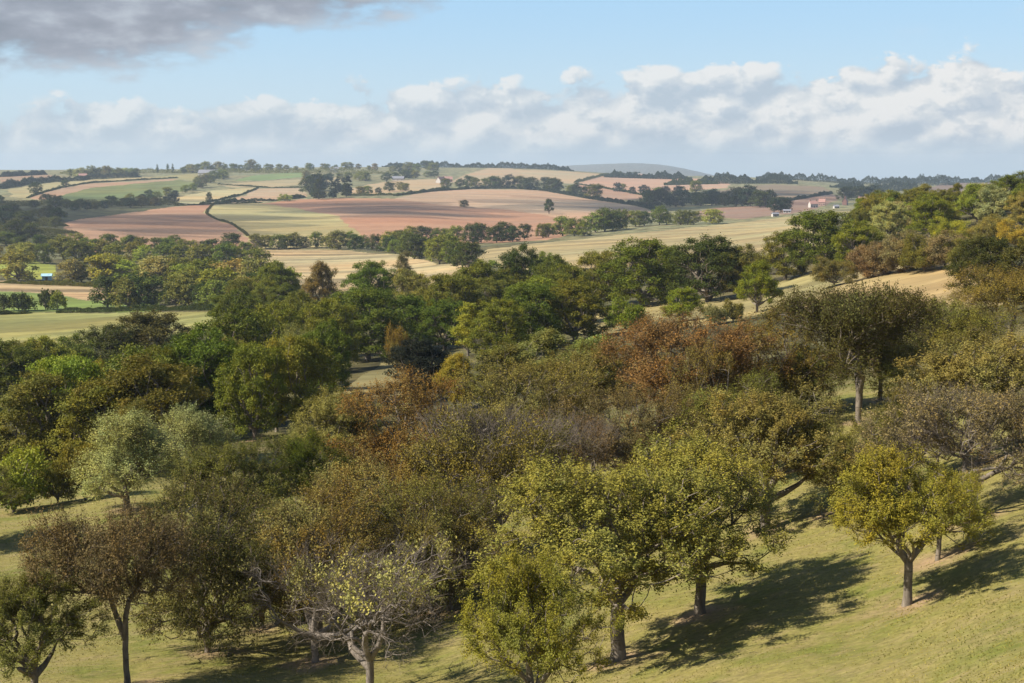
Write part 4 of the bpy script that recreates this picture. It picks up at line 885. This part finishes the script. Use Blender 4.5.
light = mth('ADD', mth('MULTIPLY', mth('SUBTRACT', d0, d1), 1.5), mth('ADD', mth('MULTIPLY', az, .45), mth('MULTIPLY_ADD', prof, -4.0, .62)), clamp=True)
rc = ramp(N, [(0, (.56, .65, .75)), (.35, (.66, .73, .81)), (.65, (.80, .84, .87)), (1, (1.0, .99, .97))]); L.new(light, rc.inputs[0])
# heavy grey cloud over the upper left
n3 = cnoise(1, 2.6, 6, 6, seed=7.7); n3b = cnoise(1, 2.6, 22, 5, seed=2.2)
edge = mth('SUBTRACT', el, mth('MULTIPLY_ADD', az, .18, .119))
d3 = mth('ADD', mth('MULTIPLY', edge, 30.0), mth('MULTIPLY', mth('SUBTRACT', n3, .5), 2.2)); d3 = mth('ADD', d3, mth('MULTIPLY', mth('SUBTRACT', n3b, .5), 1.1))
m3 = mth('MULTIPLY', mth('MULTIPLY', sstep(d3, -.05, .45), sstep(el, .5, .22)), sstep(mth('MULTIPLY', az, -1), -.05, .1))
l3 = mth('ADD', mth('MULTIPLY', mth('SUBTRACT', n3b, .5), 1.6), mth('MULTIPLY_ADD', n3, 1.0, 0.0), clamp=True)
rc3 = ramp(N, [(.1, (.31, .34, .40)), (.5, (.41, .44, .51)), (.9, (.60, .65, .72))]); L.new(l3, rc3.inputs[0])
# thin wisps everywhere, scattered cloud higher up
n4 = cnoise(1, 3.5, 5, 7, seed=11.); m4 = mth('MULTIPLY', sstep(n4, .55, .80), .35)
CL = 4.75
def scalec(c): return mixc(N, L, 'MULTIPLY', 1.0, c, (CL, CL, CL))
gr = ramp(N, [(0, (3.0, 3.85, 4.55)), (.14, (2.1, 3.45, 4.85)), (.4, (1.2, 2.1, 3.6)), (1, (.6, 1.1, 2.3))]); L.new(mth('MULTIPLY', el, 1.2, clamp=True), gr.inputs[0])
skyc = mixc(N, L, 'MIX', .8, sk.outputs[0], gr.outputs[0])
SKYTINT = skyc
# pale vapour towards the horizon
hz = sstep(el, .10, -.01); skyc = mixc(N, L, 'MIX', mth('MULTIPLY', hz, .4), skyc, (3.5, 4.15, 4.6))
skyc = mixc(N, L, 'MIX', m4, skyc, scalec((.78, .82, .88)))
skyc = mixc(N, L, 'MIX', mth('MULTIPLY', m1, mth('MULTIPLY_ADD', az, .5, .78, clamp=True)), skyc, scalec(rc.outputs[0]))
skyc = mixc(N, L, 'MIX', mth('MULTIPLY', m3, .93), skyc, scalec(rc3.outputs[0]))
L.new(skyc, bg.inputs['Color'])

hm, HN, HL = new_mat('haze'); ho = HN.new('ShaderNodeOutputMaterial'); hv = HN.new('ShaderNodeVolumePrincipled'); hv.inputs['Color'].default_value = (.72, .85, .97, 1); hv.inputs['Density'].default_value = 9e-5; hv.inputs['Anisotropy'].default_value = .2
HL.new(hv.outputs[0], ho.inputs['Volume'])
zlo = float(Z.min()) - 3; zhi = max(float(Z.max()) + 60, 20)
v_, f_ = boxm((0, 0, (zlo + zhi) / 2), (19400, 19400, zhi - zlo)); hz_o = link('haze', mk_mesh('haze', v_, f_, [hm])); tag(hz_o, 'thin blue air between the camera and the far hills', 'haze', None, 'stuff')
print('z range', float(Z.min()), float(Z.max()), 'trees', len(TREES))

# ================================================================== RENDER SETTINGS
scene.view_settings.view_transform = 'Standard'; scene.view_settings.look = 'None'; scene.view_settings.gamma = 1; scene.view_settings.exposure = 0.82
scene.cycles.max_bounces = 5; scene.cycles.diffuse_bounces = 2; scene.cycles.glossy_bounces = 1; scene.cycles.transmission_bounces = 3; scene.cycles.volume_bounces = 0; scene.cycles.transparent_max_bounces = 24
scene.cycles.use_denoising = True; scene.cycles.denoising_input_passes = 'RGB_ALBEDO_NORMAL'
print('script', round(time.time() - T0, 1))
